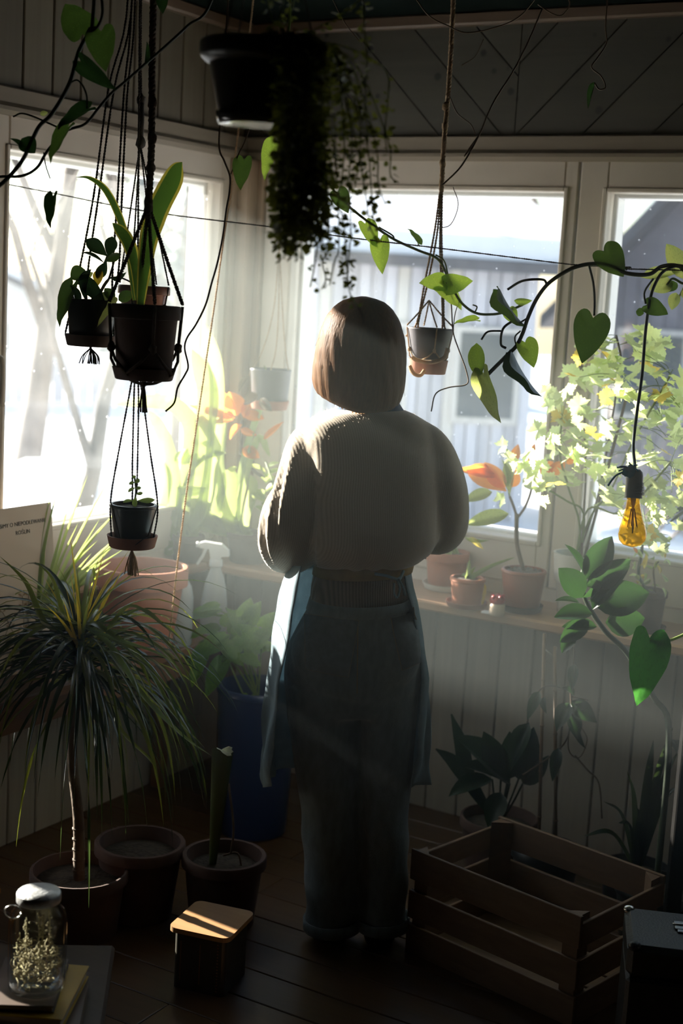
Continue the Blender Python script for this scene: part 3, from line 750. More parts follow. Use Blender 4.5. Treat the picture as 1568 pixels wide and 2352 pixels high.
# collar of the shirt under it
def band(rings, seg=40, thick=.004, name='collar', m_=None, par=None, open_=None):
    v, f = ringloft(rings, seg, False, 2.0)
    o = obj(name, (v, f), m_, par); sm = o.modifiers.new('s', 'SOLIDIFY'); sm.thickness = thick; sm.offset = 0; return o
band([R_(762, 930, 948, 950, .068, .075, .0), R_(770, 922, 936, 938, .066, .07, .0), R_(776, 915, 924, 926, .060, .064, .0), R_(780, 912, 912, 914, .055, .06, .0)], name='shirt_collar', m_=M_DENIMB, par=person)
band([R_(730, 946, 1285, 1283, .112, .12, .005), R_(722, 950, 1298, 1296, .118, .125, .005), R_(718, 946, 1318, 1312, .112, .12, .005)], name='mustard_waistband', m_=M_MUST, par=person)
band([R_(724, 940, 1300, 1298, .104, .112, .005), R_(716, 938, 1345, 1342, .106, .113, .005), R_(712, 934, 1392, 1388, .112, .118, .005)], name='brown_rib_top', m_=M_RIB, par=person)

# ---- jeans
hip = [R_(716, 940, 1375, 1375, .115, .115), R_(690, 955, 1420, 1420, .125, .12), R_(660, 968, 1480, 1480, .138, .125), R_(652, 972, 1540, 1540, .14, .125), R_(655, 968, 1590, 1590, .125, .12), R_(668, 960, 1630, 1630, .10, .11)]
legL = [R_(652, 826, 1560, 1560, .10, .10), R_(658, 822, 1640, 1640, .095, .095), R_(672, 824, 1740, 1740, .085, .085), R_(688, 826, 1850, 1850, .075, .08, .01), R_(696, 828, 1950, 1950, .075, .075, .005), R_(700, 826, 2050, 2050, .07, .07), R_(703, 822, 2112, 2112, .068, .068), R_(702, 823, 2128, 2128, .071, .071)]
legR = [R_(818, 970, 1560, 1560, .10, .10), R_(822, 960, 1640, 1640, .095, .095), R_(828, 948, 1740, 1740, .085, .085), R_(832, 940, 1850, 1850, .075, .08, .01), R_(830, 938, 1950, 1950, .075, .075, .005), R_(826, 936, 2050, 2050, .07, .07), R_(824, 934, 2106, 2106, .068, .068), R_(823, 935, 2124, 2124, .071, .071)]
buns = [blob(sil(745, 1500, -.062), (.085, .075, .095), 16, 10), blob(sil(890, 1500, -.062), (.085, .075, .095), 16, 10)]
jn = remesh(join(ringloft(hip, 40), ringloft(legL, 28), ringloft(legR, 28), *buns), .009, 5)
def jwr(v):
    p = Vector(v); l = loc(p); g = .004 * mnoise.noise(Vector((l.x * 10, l.y * 10, l.z * 9)))
    g += .004 * math.sin(l.z * 60 + l.x * 26 + 2 * mnoise.noise(Vector((l.x * 5, 1, l.z * 5)))) * max(0, 1 - l.z / .45)
    # crease under the seat
    zc = sz(1590) + .15 * abs(l.x - cx)
    if l.y < 0: g -= .006 * math.exp(-((l.z - zc) / .010) ** 2)
    c = PB + PR * (fLx if l.x < cx else fRx) + Vector((0, 0, l.z)); d = Vector((p.x - c.x, p.y - c.y, 0))
    return tuple(p + d.normalized() * g) if d.length > 1e-4 else v
jeans = obj('jeans', ([jwr(v) for v in jn[0]], jn[1]), M_JEANS, person, label='dark blue denim jeans')
from mathutils.bvhtree import BVHTree
jb = BVHTree.FromPolygons([tuple(v.co + off(jeans)) for v in jeans.data.vertices], [tuple(q.vertices) for q in jeans.data.polygons])
M_STITCH = mat('stitch_thread', (.22, .15, .07), .8); M_DENIM2 = mat('denim_pocket', (.095, .12, .14), .85, (.07, .09, .105), 60, bump=.25, bscale=500)
def drape(px, py, lift=.0035):
    d = ray(px, py).normalized(); h = jb.ray_cast(CAM, d)
    return (h[0] + h[1] * lift if h[1].dot(d) < 0 else h[0] - d * lift) if h[0] is not None else sil(px, py, -.12)
def patch(corners, n=8):
    """quad patch of pixels laid on the jeans"""
    (a, b, c, d) = [Vector((*q, 0)) for q in corners]; v = []; f = []
    for j in range(n + 1):
        for i in range(n + 1):
            q = a.lerp(b, i / n).lerp(d.lerp(c, i / n), j / n); v.append(tuple(drape(q.x, q.y)))
    for j in range(n):
        for i in range(n):
            k = j * (n + 1) + i; f.append((k, k + 1, k + n + 2, k + n + 1))
    return v, f
for crn in ([(702, 1412), (824, 1425), (800, 1555), (704, 1535)], [(894, 1412), (950, 1395), (962, 1520), (922, 1538)]):
    pk = obj('back_pocket', patch(crn), M_DENIM2, jeans); s_ = pk.modifiers.new('s', 'SOLIDIFY'); s_.thickness = .002
    ed = []
    for a, b in zip(crn, crn[1:] + crn[:1]):
        ed += [drape(a[0] + (b[0] - a[0]) * t / 8, a[1] + (b[1] - a[1]) * t / 8, .0048) for t in range(8)]
    obj('stitching', tube(ed + ed[:1], .0009, 4), M_STITCH, pk)
obj('seam', tube([drape(822 - .012 * (y - 1400), y, .001) for y in range(1400, 1600, 12)], .0012, 4), M_STITCH, jeans)
wbd = obj('waistband', ringloft([R_(714, 942, 1372, 1372, .119, .119), R_(706, 948, 1398, 1398, .124, .122)], 40, False), M_JEANS, jeans)
wbd.modifiers.new('s', 'SOLIDIFY').thickness = .004
for s, fx in ((-1, fLx), (1, fRx)):
    prof = [(.001, 0), (.036, 0), (.04, .012), (.038, .03), (.034, .05), (.028, .075), (.001, .078)]
    v, f = lathe(prof, (0, 0, 0), 20)
    v2 = []
    for x, y, z in v:
        yy = y * (2.9 if y > 0 else 1.5); zz = z * (1 - .45 * max(0, yy / .12)); v2.append(tuple(pw(fx + x * 1.05, yy + .035, zz + .0005)))
    sh = obj('shoe', (v2, f), M_SHOE, person)
    cu = obj('cuff', ringloft([R_(700, 825, 2106, 2106, .072, .072), R_(700, 825, 2130, 2130, .074, .074)] if s < 0 else [R_(821, 937, 2102, 2102, .072, .072), R_(821, 937, 2126, 2126, .074, .074)], 28, False), M_JEANS, jeans)
    cu.modifiers.new('s', 'SOLIDIFY').thickness = .005

# ---- apron: one sheet wrapped from the left hip round the front to the right hip, open behind
rows = [  # py, left back edge px, left outer px, right outer px, right back edge px, front depth
    (1300, 690, 660, 938, 925, .15), (1340, 684, 648, 948, 934, .155), (1400, 674, 636, 960, 950, .165), (1480, 662, 624, 972, 964, .175),
    (1560, 646, 615, 982, 974, .185), (1640, 636, 608, 984, 968, .19), (1720, 626, 604, 984, 955, .195), (1770, 619, 602, 982, 945, .198), (1808, 612, 604, 978, 940, .20)]
v = []; f = []; NS = 44
for j in range(4 * (len(rows) - 1) + 1):
    t = j / 4; i = min(int(t), len(rows) - 2); u = t - i; q = [a + (b - a) * u for a, b in zip(rows[i], rows[i + 1])]
    py, lb, lo_, ro, rb, df = q
    L = sil(lo_, py); Rr = sil(ro, py - 6); B1 = sil(lb, py, -.115); B2 = sil(rb, py, -.06)
    c = (L + Rr) / 2; ax = (Rr - L) / 2; hang = j / (4 * (len(rows) - 1))
    for k in range(NS + 1):
        a = PI * k / NS                                  # from left round the front to right
        if k < 5: p = B1.lerp(L, math.sin(k / 5 * PI / 2))
        elif k > NS - 5: p = B2.lerp(Rr, math.sin((NS - k) / 5 * PI / 2))
        else:
            a = PI * (k - 5) / (NS - 10); p = c - ax * math.cos(a) + PF * (df * math.sin(a) ** .8)
        fold = .010 * hang * math.sin(k * 1.35 + 1.5 * math.sin(j * .13)) + .005 * math.sin(k * .9 + j * .5) * hang + .004 * mnoise.noise(Vector((k * .5, j * .3, 1)))
        d = Vector((p.x - c.x, p.y - c.y, 0)); d = d.normalized() if d.length > 1e-5 else PF
        v.append(tuple(p + d * fold))
nr = 4 * (len(rows) - 1) + 1
for j in range(nr - 1):
    for k in range(NS):
        a = j * (NS + 1) + k; f.append((a, a + 1, a + NS + 2, a + NS + 1))
ap = obj('apron', (v, f), M_APRON, person, label='teal cotton apron'); ap.modifiers.new('s', 'SOLIDIFY').thickness = .0025
# its bib and ties
bib = [pw(.03 + x, .155 + .0 * x, z) for z in (sz(1300) + .0, sz(1120)) for x in (-.12, .12)]
bo = obj('bib', ([tuple(p) for p in bib], [(0, 1, 3, 2)]), M_APRON, ap); bo.modifiers.new('s', 'SOLIDIFY').thickness = .0025
obj('tie', join(tube(spl([sil(926, 1312, -.08), sil(915, 1330, -.115), sil(885, 1322, -.128), sil(860, 1318, -.13)], 6), .004, 6),
                tube(spl([sil(912, 1330, -.115), sil(918, 1352, -.125), sil(912, 1372, -.135), sil(905, 1362, -.135), sil(905, 1340, -.125)], 6), .003, 6),
                tube(spl([sil(915, 1330, -.12), sil(926, 1350, -.13), sil(930, 1368, -.13)], 6), .003, 6)), M_APRON, ap)

# ---- hair: a bob cut, closed at the back and sides, open at the face
def hring(t):
    """t 0 crown .. 1 lower edge: half width, back depth, front depth, height"""
    prof = [(0, .004, .004, .004, .124), (.06, .040, .045, .04, .117), (.14, .061, .072, .06, .102), (.25, .079, .092, .078, .077), (.40, .092, .105, .088, .040), (.55, .099, .110, .088, .0),
            (.70, .101, .108, .084, -.042), (.85, .099, .100, .080, -.083), (.95, .094, .090, .078, -.104), (1.0, .089, .084, .076, -.114)]
    for a, b in zip(prof, prof[1:]):
        if t <= b[0]:
            u = (t - a[0]) / (b[0] - a[0]); return [p + (q - p) * u for p, q in zip(a, b)][1:]
    return list(prof[-1][1:])
def hpt(ang, t, lift=0):
    wd, db, df, z = hring(t); x = math.cos(ang) * (wd + lift); y = math.sin(ang); y = y * ((df if y > 0 else db) + lift)
    low = max(0, (t - .6) / .4)
    z = z - .004 * low * math.cos(ang) * -1 - .020 * low * max(0, -math.sin(ang))   # a little longer behind
    z += .030 * low * max(0, -math.cos(ang)) - .004 * low * max(0, math.cos(ang))
    x += low * (-.006) * max(0, -math.cos(ang))
    ck = 1 + .012 * math.sin(ang * 23 + 4 * math.sin(t * 5)) * min(1, t * 2)
    return pw(HX + .000 + x * ck, y * ck + .005, HZ + z + .0)
v = []; f = []; na, ntt = 72, 26
A0, A1 = math.radians(-218), math.radians(38)         # round the back, leaving the face open
for j in range(ntt + 1):
    t = j / ntt; op = min(1, max(0, (t - .28) / .12))
    for k in range(na + 1):
        u = k / na; full0, full1 = math.radians(-269.9), math.radians(89.9)
        a0 = full0 + (A0 - full0) * op; a1 = full1 + (A1 - full1) * op
        v.append(tuple(hpt(a0 + (a1 - a0) * u, t)))
for j in range(ntt):
    for k in range(na):
        a = j * (na + 1) + k; f.append((a, a + 1, a + na + 2, a + na + 1))
hair = obj('hair', (v, f), M_HAIR, person, label='straight brown hair cut in a bob'); hs_ = hair.modifiers.new('s', 'SOLIDIFY'); hs_.thickness = .012; hs_.offset = -1
g = random.Random(9); st = []
for k in range(900):
    a = g.uniform(A0, A1); t0 = g.uniform(.02, .5); t1 = min(1.0, t0 + g.uniform(.35, .8)); t1 = 1.0 + g.uniform(-.03, .05) if t1 > .85 else t1
    lf = g.uniform(.0005, .004); da = g.uniform(-.06, .06); pts = []
    for i in range(9):
        t = t0 + (t1 - t0) * i / 8; q = hpt(a + da * i / 8, min(t, 1), lf * math.sin(PI * min(1, .15 + i / 8)))
        if t > 1: q.z -= (t - 1) * .22
        pts.append(q)
    w_ = g.uniform(.0006, .0016); vv = []; ff = []
    for i, q in enumerate(pts):
        tg = PR * -math.sin(a) + PF * math.cos(a); vv += [tuple(q - tg * w_), tuple(q + tg * w_)]
        if i: ff.append((2 * i - 2, 2 * i - 1, 2 * i + 1, 2 * i))
    st.append((vv, ff))
for k in range(26):                                  # flyaway hairs
    a = g.uniform(A0, A1); t0 = g.uniform(.03, .9); b0 = hpt(a, t0); o = (b0 - pw(HX, 0, HZ)).normalized()
    pts = spl([b0, b0 + o * g.uniform(.008, .014) - Z3 * .006, b0 + o * g.uniform(.012, .026) - Z3 * g.uniform(.01, .035)], 4)
    st.append(tube(pts, .0004, 3))
obj('hair_strands', join(*st), M_HAIR, hair, kind='stuff')
# ============================================================ PLANT AND POT KIT
M_POTH = leafmat('pothos_leaf', (.055, .15, .03), (.42, .62, .07), (.20, .30, .06), 26, .33, .5, .58, .66)
M_POTHD = leafmat('dark_pothos_leaf', (.016, .045, .014), (.10, .19, .03), (.045, .085, .02), 30, .38, .34, .6, .68)
M_DARK = leafmat('dark_leaf', (.010, .030, .014), (.035, .09, .02), None, 20, .32, .25)
M_LITE = leafmat('bright_leaf', (.17, .24, .07), (.52, .60, .17), None, 20, .4, .45)
M_PELA = leafmat('geranium_leaf', (.26, .36, .13), (.74, .86, .40), (.36, .42, .16), 40, .5, .6, .5, .7, rand=.25)
M_PELY = leafmat('yellowing_leaf', (.42, .30, .06), (.9, .72, .14), None, 30, .5, .6)
M_STRAP = leafmat('strap_leaf', (.13, .20, .07), (.48, .58, .18), None, 12, .38, .5, stretch=(1, 1, .2))
M_SPIKE = leafmat('spiky_leaf', (.035, .065, .022), (.30, .34, .04), (.10, .09, .02), 5, .28, .42, .5, .7, rand=.3)
M_SPIKED = leafmat('spiky_leaf_dark', (.014, .028, .016), (.06, .10, .025), None, 5, .25, .3, rand=.3)
M_YTIP = leafmat('yellow_spike', (.36, .27, .03), (.95, .68, .05), None, 9, .35, .55)
M_PALE = leafmat('pale_spike', (.22, .28, .11), (.62, .72, .22), None, 9, .4, .5)
M_ORNG = leafmat('orange_leaf', (.34, .10, .02), (.95, .34, .05), (.16, .06, .02), 40, .4, .6, .52, .62)
M_DRY = leafmat('dry_leaf', (.16, .13, .10), (.30, .25, .18), None, 20, .6, .3)
M_OLIVE = leafmat('small_trailing_leaf', (.075, .105, .03), (.24, .27, .04), (.10, .07, .02), 60, .5, .4, .55, .7)
M_SANS = leafmat('snake_leaf', (.03, .08, .025), (.14, .30, .04), None, 20, .3, .35)
M_SANSY = leafmat('snake_leaf_edge', (.38, .36, .06), (.85, .72, .10), None, 20, .3, .5)
M_SUCC = leafmat('succulent', (.10, .20, .06), (.35, .50, .10), None, 20, .3, .35)
M_STEM = mat('green_stem', (.05, .10, .03), .5, (.08, .12, .03), 20, trans=.2)
M_STEMD = mat('dark_stem', (.025, .04, .018), .6)
M_STEML = mat('light_stem', (.20, .27, .07), .5, trans=.35)
M_STEMB = mat('woody_stem', (.13, .085, .05), .8, (.08, .05, .03), 30, bump=.4, bscale=60)
M_ROOT = mat('aerial_root', (.16, .11, .07), .8)
M_JUTE = mat('jute', (.55, .41, .26), .95, (.42, .30, .18), 120, bump=.4, bscale=400, trans=.35)
M_CORD = mat('dark_cord', (.045, .038, .030), .9, (.03, .026, .02), 120, bump=.3, bscale=400)
M_ROPE = mat('brown_rope', (.10, .065, .045), .95, (.06, .04, .028), 100, bump=.4, bscale=300)
M_TERRA = mat('terracotta', (.40, .155, .082), .75, (.33, .125, .068), 9, bump=.08, bscale=60)
M_TERRAD = mat('aged_terracotta', (.085, .045, .032), .8, (.06, .032, .025), 14, bump=.1, bscale=60)
M_PLASB = mat('black_plastic', (.012, .013, .014), .38)
M_PLASP = mat('slate_plastic', (.065, .06, .075), .5)
M_PLASG = mat('grey_plastic', (.07, .068, .078), .5)
M_BROWNP = mat('brown_plastic', (.28, .105, .062), .42)
M_WHITEP = mat('white_ceramic', (.66, .65, .60), .3, (.58, .57, .52), 6)
M_SOIL = mat('soil', (.035, .025, .018), .95, (.06, .045, .03), 60, bump=.9, bscale=90)
M_PEB = mat('pebbles', (.20, .16, .13), .8, (.09, .07, .06), 60, bump=1.0, bscale=70)
M_SAUC = mat('clay_saucer', (.36, .16, .10), .75, (.30, .13, .08), 12)

# ---- leaf templates: base at origin, tip at +Y 1, width 1 across X, face +Z
def tmpl(name, outline, ns=8, bend=.25, fold=.12, notch=0, wav=0):
    v = []; f = []; cols = (-1, -.55, 0, .55, 1)
    for i in range(ns + 1):
        t = i / ns; hw = outline(t) * .5
        for u in cols:
            y = t; x = u * hw
            if notch: y -= notch * abs(u) ** 1.5 * max(0, 1 - t * 2.6)
            z = fold * abs(u) * hw * 2 + bend * (t - t * t) * -1.0 * 0 - bend * t * t * .5 + bend * .5 * t + wav * math.sin(t * 9 + u * 2) * abs(u)
            v.append((x, y, z))
    for i in range(ns):
        for k in range(4):
            a = i * 5 + k; f.append((a, a + 1, a + 6, a + 5))
    return name, v, f
def o_oval(t): return max(.03, math.sin(PI * t ** .85) ** .75)
def o_heart(t): return max(.01, (1 - t) ** .62 * (1.0 - .52 * max(0, 1 - t * 6) ** 2) * (1 + .12 * math.sin(PI * t))) if t < .999 else .01
def o_lance(t): return max(.02, math.sin(PI * t ** .7) ** .9)
def o_obov(t): return max(.05, math.sin(PI * t ** 1.35) ** .7)
TM = {}
for nm, ol, kw in (('heart', o_heart, dict(notch=.22, bend=.35, fold=.16)), ('heartc', o_heart, dict(notch=.18, bend=.5, fold=.42)), ('oval', o_oval, dict(bend=.3, fold=.14)),
                   ('ovalc', o_oval, dict(bend=.55, fold=.35, wav=.015)), ('lance', o_lance, dict(bend=.5, fold=.2)), ('obov', o_obov, dict(bend=.25, fold=.1)), ('wavy', o_lance, dict(bend=.45, fold=.2, wav=.05))):
    TM[nm] = tmpl(nm, ol, **kw)
def lobed():
    v = [(0, .12, 0)]; f = []; n = 40
    for k in range(n):
        a = -PI / 2 + .35 + (2 * PI - .7) * k / (n - 1)
        r = .52 * (1 - .30 * abs(math.sin(2.5 * (a - PI / 2))) ** .8) * (1 + .12 * math.cos(15 * (a - PI / 2)))
        v.append((math.cos(a) * r, .45 + math.sin(a) * r, .10 * r * math.cos(3 * a) + .12 * r))
    v[0] = (0, .40, -.03); v.append((0, 0, 0))
    for k in range(1, n): f.append((0, k, k + 1))
    return 'lobed', v, f
TM['lobed'] = lobed()
def heart(nm, bend, fold):
    oc = spl([(0, .02, 0), (.13, -.10, 0), (.30, -.13, 0), (.44, -.02, 0), (.50, .17, 0), (.46, .38, 0), (.34, .62, 0), (.17, .84, 0), (0, 1, 0)], 2)
    n = len(oc); v = []; f = []
    for i, q in enumerate(oc):
        ym = max(0, (i / (n - 1)) ** 1.15 * 1.0) if i else .02
        for s in (-1, -.5, 0, .5, 1):
            x = q.x * s; y = ym + (q.y - ym) * abs(s); z = fold * abs(x) * (1 + .3 * math.sin(i)) * .9 + bend * .5 * (y - y * y) - .05 * abs(s) * math.sin(i * 1.7) * .4
            v.append((x, y, z))
    for i in range(n - 1):
        for k in range(4):
            a = i * 5 + k; f.append((a, a + 1, a + 6, a + 5))
    return nm, v, f
TM['heart'] = heart('heart', .5, .22); TM['heartc'] = heart('heartc', .7, .75)
_LM = {}
def leafmesh(t, m_):
    k = (t, m_.name)
    if k not in _LM:
        me = mesh_of('leaf_' + t, TM[t][1:], m_); _LM[k] = me
    return _LM[k]
def leaf(parent, t, b, tip, width, m_, nrm, name='leaf', roll=0):
    y = Vector(tip) - Vector(b); L = y.length; y.normalize()
    z = Vector(nrm) - y * Vector(nrm).dot(y)
    if z.length < 1e-3: z = Vector((0, 0, 1)) - y * y.z
    z.normalize()
    if roll: z = Matrix.Rotation(math.radians(roll), 3, y) @ z
    x = y.cross(z)
    M = Matrix((x * width, y * L, z * L)).transposed().to_4x4(); M.translation = Vector(b)
    return inst(name, leafmesh(t, m_), M, parent)
def leafpx(parent, t, b, tip, wpx, d, m_, roll=0, dd=0, nrm=None):
    """leaf drawn by its base and tip as seen, at distance d (tip dd further)"""
    return leaf(parent, t, P(*b, d), P(*tip, d + dd), mm(wpx, d), m_, nrm if nrm is not None else (-FW + Vector((0, 0, .25))), roll=roll)
def strap(pts, width, nrm, prof=None, fold=.25, ns=None):
    """a ribbon leaf along a curve"""
    pts = [Vector(p) for p in pts]; n = len(pts); v = []; f = []
    for i, p in enumerate(pts):
        t = i / (n - 1); tg = (pts[min(i + 1, n - 1)] - pts[max(i - 1, 0)]).normalized()
        z = Vector(nrm) - tg * Vector(nrm).dot(tg)
        if z.length < 1e-3: z = Vector((1, 0, 0))
        z.normalize(); x = tg.cross(z)
        hw = width * .5 * (prof(t) if prof else min(1, .55 + t * 3) * (1 - t ** 3.5) + .02)
        v += [tuple(p - x * hw + z * hw * fold), tuple(p), tuple(p + x * hw + z * hw * fold)]
    for i in range(n - 1):
        for k in range(2):
            a = i * 3 + k; f.append((a, a + 1, a + 4, a + 3))
    return v, f
def droop(c, az, el, L, sag, n=10):
    p = Vector(c); d = Vector((math.cos(az) * math.cos(el), math.sin(az) * math.cos(el), math.sin(el))); o = [p.copy()]
    for i in range(n):
        p = p + d * (L / n); d = (d + Vector((0, 0, -sag / n * (.5 + i / n)))).normalized(); o.append(p.copy())
    return o
def pxs(lst, d):
    o = [P(q[0], q[1], q[2] if len(q) > 2 else d) for q in lst]
    for q, v in zip(lst, o):
        if q[1] == -60: v.z = ZC1 + .002           # cords end at the ceiling
    return o
def vine(parent, lst, d, r, m_, name='stem', seg=6, n=6): return obj(name, tube(spl(pxs(lst, d), n), r, seg), m_, parent)

# ---- pots
def pot_parts(t, c, rt, rb, h, m_, rim=.012, rimh=.03, wall=.005, soil=.82, msoil=None, seg=32, sq=0, name='pot'):
    rr = rt - rim * .55; R = lambda z: rb + (rr - rb) * z / h
    if rim > 0: prof = [(rb * .94, 0), (rb, .004), (R(h - rimh), h - rimh), (rt, h - rimh + .002), (rt, h - .003), (rt - .003, h), (rt - wall * 1.6, h), (R(h - rimh) - wall, h - rimh), (R(h * .6) - wall, h * .6), (rb - wall, h * .12), (.001, h * .12)]
    else: prof = [(rb * .94, 0), (rb, .004), (rt, h - .003), (rt - .002, h), (rt - wall, h), (R(h * .5) - wall, h * .5), (rb - wall, h * .12), (.001, h * .12)]
    o = obj(name, lathe(prof, c, seg, None, sq), m_, t); autosmooth(o, 45)
    if soil:
        z = h * soil; r = R(z) - wall * .9
        v, f = lathe([(r, z - .006), (r, z - .001), (r * .6, z + .003), (r * .2, z + .004)], c, 20, None, sq); obj('soil', (v, f), msoil or M_SOIL, t)
    return o
def saucer(t, c, r, h, m_, name='saucer'):
    o = obj(name, lathe([(r * .86, 0), (r * .9, .002), (r, h), (r - .004, h), (r * .86, .006), (.001, .006)], c, 32), m_, t); return autosmooth(o, 45)
UPN = Vector((0, 0, 1)); TOCAM = -FW
# ============================================================ HANGING THINGS
def knot(p, r, seed=0): return blob(p, (r, r, r * 1.3), 8, 6, .35, seed)
def net(c, rt, rb, h, top, r_, n=4, turn=.4, zx=.55, plait=True):
    """macrame: n cords from the knot 'top' down over the rim, crossing on the pot and gathered below it"""
    out = []; c = Vector(c)
    R = lambda z: (rb + (rt - rb) * z / h) + r_ * 1.1
    for k in range(n):
        a = turn + 2 * PI * k / n; ed = lambda an, z: c + Vector((math.cos(an) * R(z), math.sin(an) * R(z), z))
        rim = ed(a, h); low = ed(a, h * .42)
        out.append(twist(spl([top, top.lerp(rim, .5) + (rim - top).cross(UPN) * .004, rim + UPN * .004], 6), r_))
        out.append(tube(spl([rim, ed(a, h * .75), low], 4), r_ * .9, 6)); out.append(knot(low, r_ * 2.1, k))
        for s in (-1, 1):
            a2 = a + s * PI / n; out.append(tube([low, ed(a + s * .4 * PI / n, h * .25), ed(a2, .012)], r_ * .8, 5))
        out.append(tube(spl([ed(a + PI / n, .012), c + Vector((math.cos(a + PI / n), math.sin(a + PI / n), 0)) * rb * .5 - UPN * .008, c - UPN * .014], 4), r_ * .8, 5))
    return join(*out)
def tassel(c, L, n, r_, seed, spread=.35):
    g = random.Random(seed); out = [knot(c, r_ * 3, seed)]
    for k in range(n):
        a = g.uniform(0, 2 * PI); s = spread * g.random(); c2 = c + Vector((math.cos(a) * s, math.sin(a) * s, -1)) * L * .5
        out.append(tube(spl([c, c2, c2 + Vector((math.cos(a) * s * .3 + g.uniform(-.2, .2), math.sin(a) * s * .3, -1)) * L * .5], 4), r_, 4))
    return join(*out)

# ---- big brown pot in brown rope (nearest of the cluster)
d = 3.05; c = P(330, 868, d); rt = mm(80, d); rb = mm(62, d); h = mm(166, d)
t = thing('hanging_pot', 'brown pot in thick brown rope macrame holding a snake plant', 'hanging plant', c, None)
pot_parts(t, c, rt, rb, h, M_TERRAD, .009, .03, soil=.85)
saucer(t, c - UPN * .004, rb * 1.18, .026, M_TERRAD)
kn = P(341, 470, d)
obj('macrame', net(c, rt, rb * 1.1, h, kn, .0042, 4, .9), M_ROPE, t)
obj('rope', join(twist(spl(pxs([(352, -60), (350, 100), (349, 240), (348, 330), (345, 400), (341, 470)], d), 8), .0075, .03, 6, 3), *[knot(P(x, y, d), .0105, y) for x, y in ((350, 236), (350, 320), (345, 388), (341, 462), (341, 476))]), M_ROPE, t)
obj('tassel', tassel(c - UPN * .012, .062, 9, .0022, 3, .22), M_ROPE, t)
# its snake plant
def sans(t, lst, d, w, nrm, tip=.0):
    pts = spl(pxs(lst, d), 6); pr = lambda q: (min(1, .35 + q * 1.6) * (1 - max(0, (q - .62) / .38) ** 1.7) + .02)
    lf = obj('leaf', strap(pts, w * .74, nrm, pr, .35), M_SANS, t)
    for s in (-1, 1):
        v = []; f = []
        base = strap(pts, w, nrm, pr, .35)[0]; inn = strap(pts, w * .74, nrm, pr, .35)[0]
        for i in range(len(pts)):
            e = Vector(base[i * 3 + (0 if s < 0 else 2)]); e2 = Vector(inn[i * 3 + (0 if s < 0 else 2)]); n_ = Vector((0, 0, 0))
            v += [tuple(e + n_), tuple(e2 + n_)]
            if i: f.append((2 * i - 2, 2 * i - 1, 2 * i + 1, 2 * i))
        obj('leaf_margin', (v, f), M_SANSY, lf)
sans(t, [(322, 700), (330, 620), (342, 540), (362, 480), (392, 420), (406, 388), (418, 372)], 3.08, mm(50, 3.08), TOCAM + RT * .35)
sans(t, [(315, 690), (308, 610), (294, 560), (275, 530), (258, 512)], 3.12, mm(32, 3.12), TOCAM + RT * .5)
sans(t, [(308, 690), (302, 640), (292, 560), (270, 490), (240, 435), (205, 410), (174, 407)], 3.15, mm(17, 3.15), TOCAM + UPN * .8)
# ---- small brown pot behind it
d = 3.42; c = P(328, 735, d); 
t = thing('hanging_pot', 'small red-brown plastic pot hung behind the rope-hung pot', 'hanging plant', c)
pot_parts(t, c, mm(60, d), mm(46, d), mm(78, d), M_BROWNP, .006, .022, soil=.85)
kn = P(322, 330, d)
obj('macrame', net(c, mm(60, d), mm(46, d), mm(78, d), kn, .0022, 4, .2), M_CORD, t)
obj('cord', join(twist(spl(pxs([(322, -60), (323, 100), (324, 232), (322, 330)], d), 6), .003), tube(pxs([(324, 232), (324, 280), (322, 330)], d), .0075, 8), knot(P(324, 230, d), .011, 1), knot(P(322, 326, d), .012, 2)), M_CORD, t)
for k, (b, tp) in enumerate((((322, 665), (300, 600)), ((335, 665), (352, 612)), ((318, 668), (332, 590)))):
    leafpx(t, 'lance', b, tp, 16, d, M_STRAP, 30 * k, 0)
# ---- square black pot at the left, four dark cords
d = 3.25; c = P(208, 795, d)
t = thing('hanging_pot', 'black pot on a clay saucer hung by four thin dark cords', 'hanging plant', c)
pc = c + UPN * .012
pot_parts(t, pc, mm(50, d), mm(44, d), mm(94, d), M_PLASB, 0, 0, soil=.88, sq=.6)
saucer(t, c, mm(60, d), .026, M_TERRAD)
lines = [[(295, -60), (290, 40), (250, 200), (215, 450), (178, 640), (150, 765)], [(304, -60), (300, 40), (262, 205), (228, 440), (200, 640), (196, 790)],
         [(305, -60), (300, 60), (285, 210), (270, 450), (258, 640), (262, 780)], [(311, -60), (308, 60), (292, 220), (280, 450), (270, 640), (240, 700)]]
for L in lines: obj('cord', twist(spl(pxs(L, d), 5), .0026, .014), M_CORD, t)
obj('tassel', tassel(c - UPN * .004, .036, 26, .0011, 5, 1.1), M_CORD, t)
vine(t, [(205, 705), (225, 650), (238, 610), (248, 585)], d, .0028, M_STEMD); vine(t, [(215, 705), (238, 660), (250, 640), (262, 600)], d, .0026, M_STEMD)
vine(t, [(200, 705), (195, 660), (175, 650)], d, .0024, M_STEMD); vine(t, [(215, 700), (250, 640), (300, 648), (335, 690)], d - .03, .002, M_STEMD)
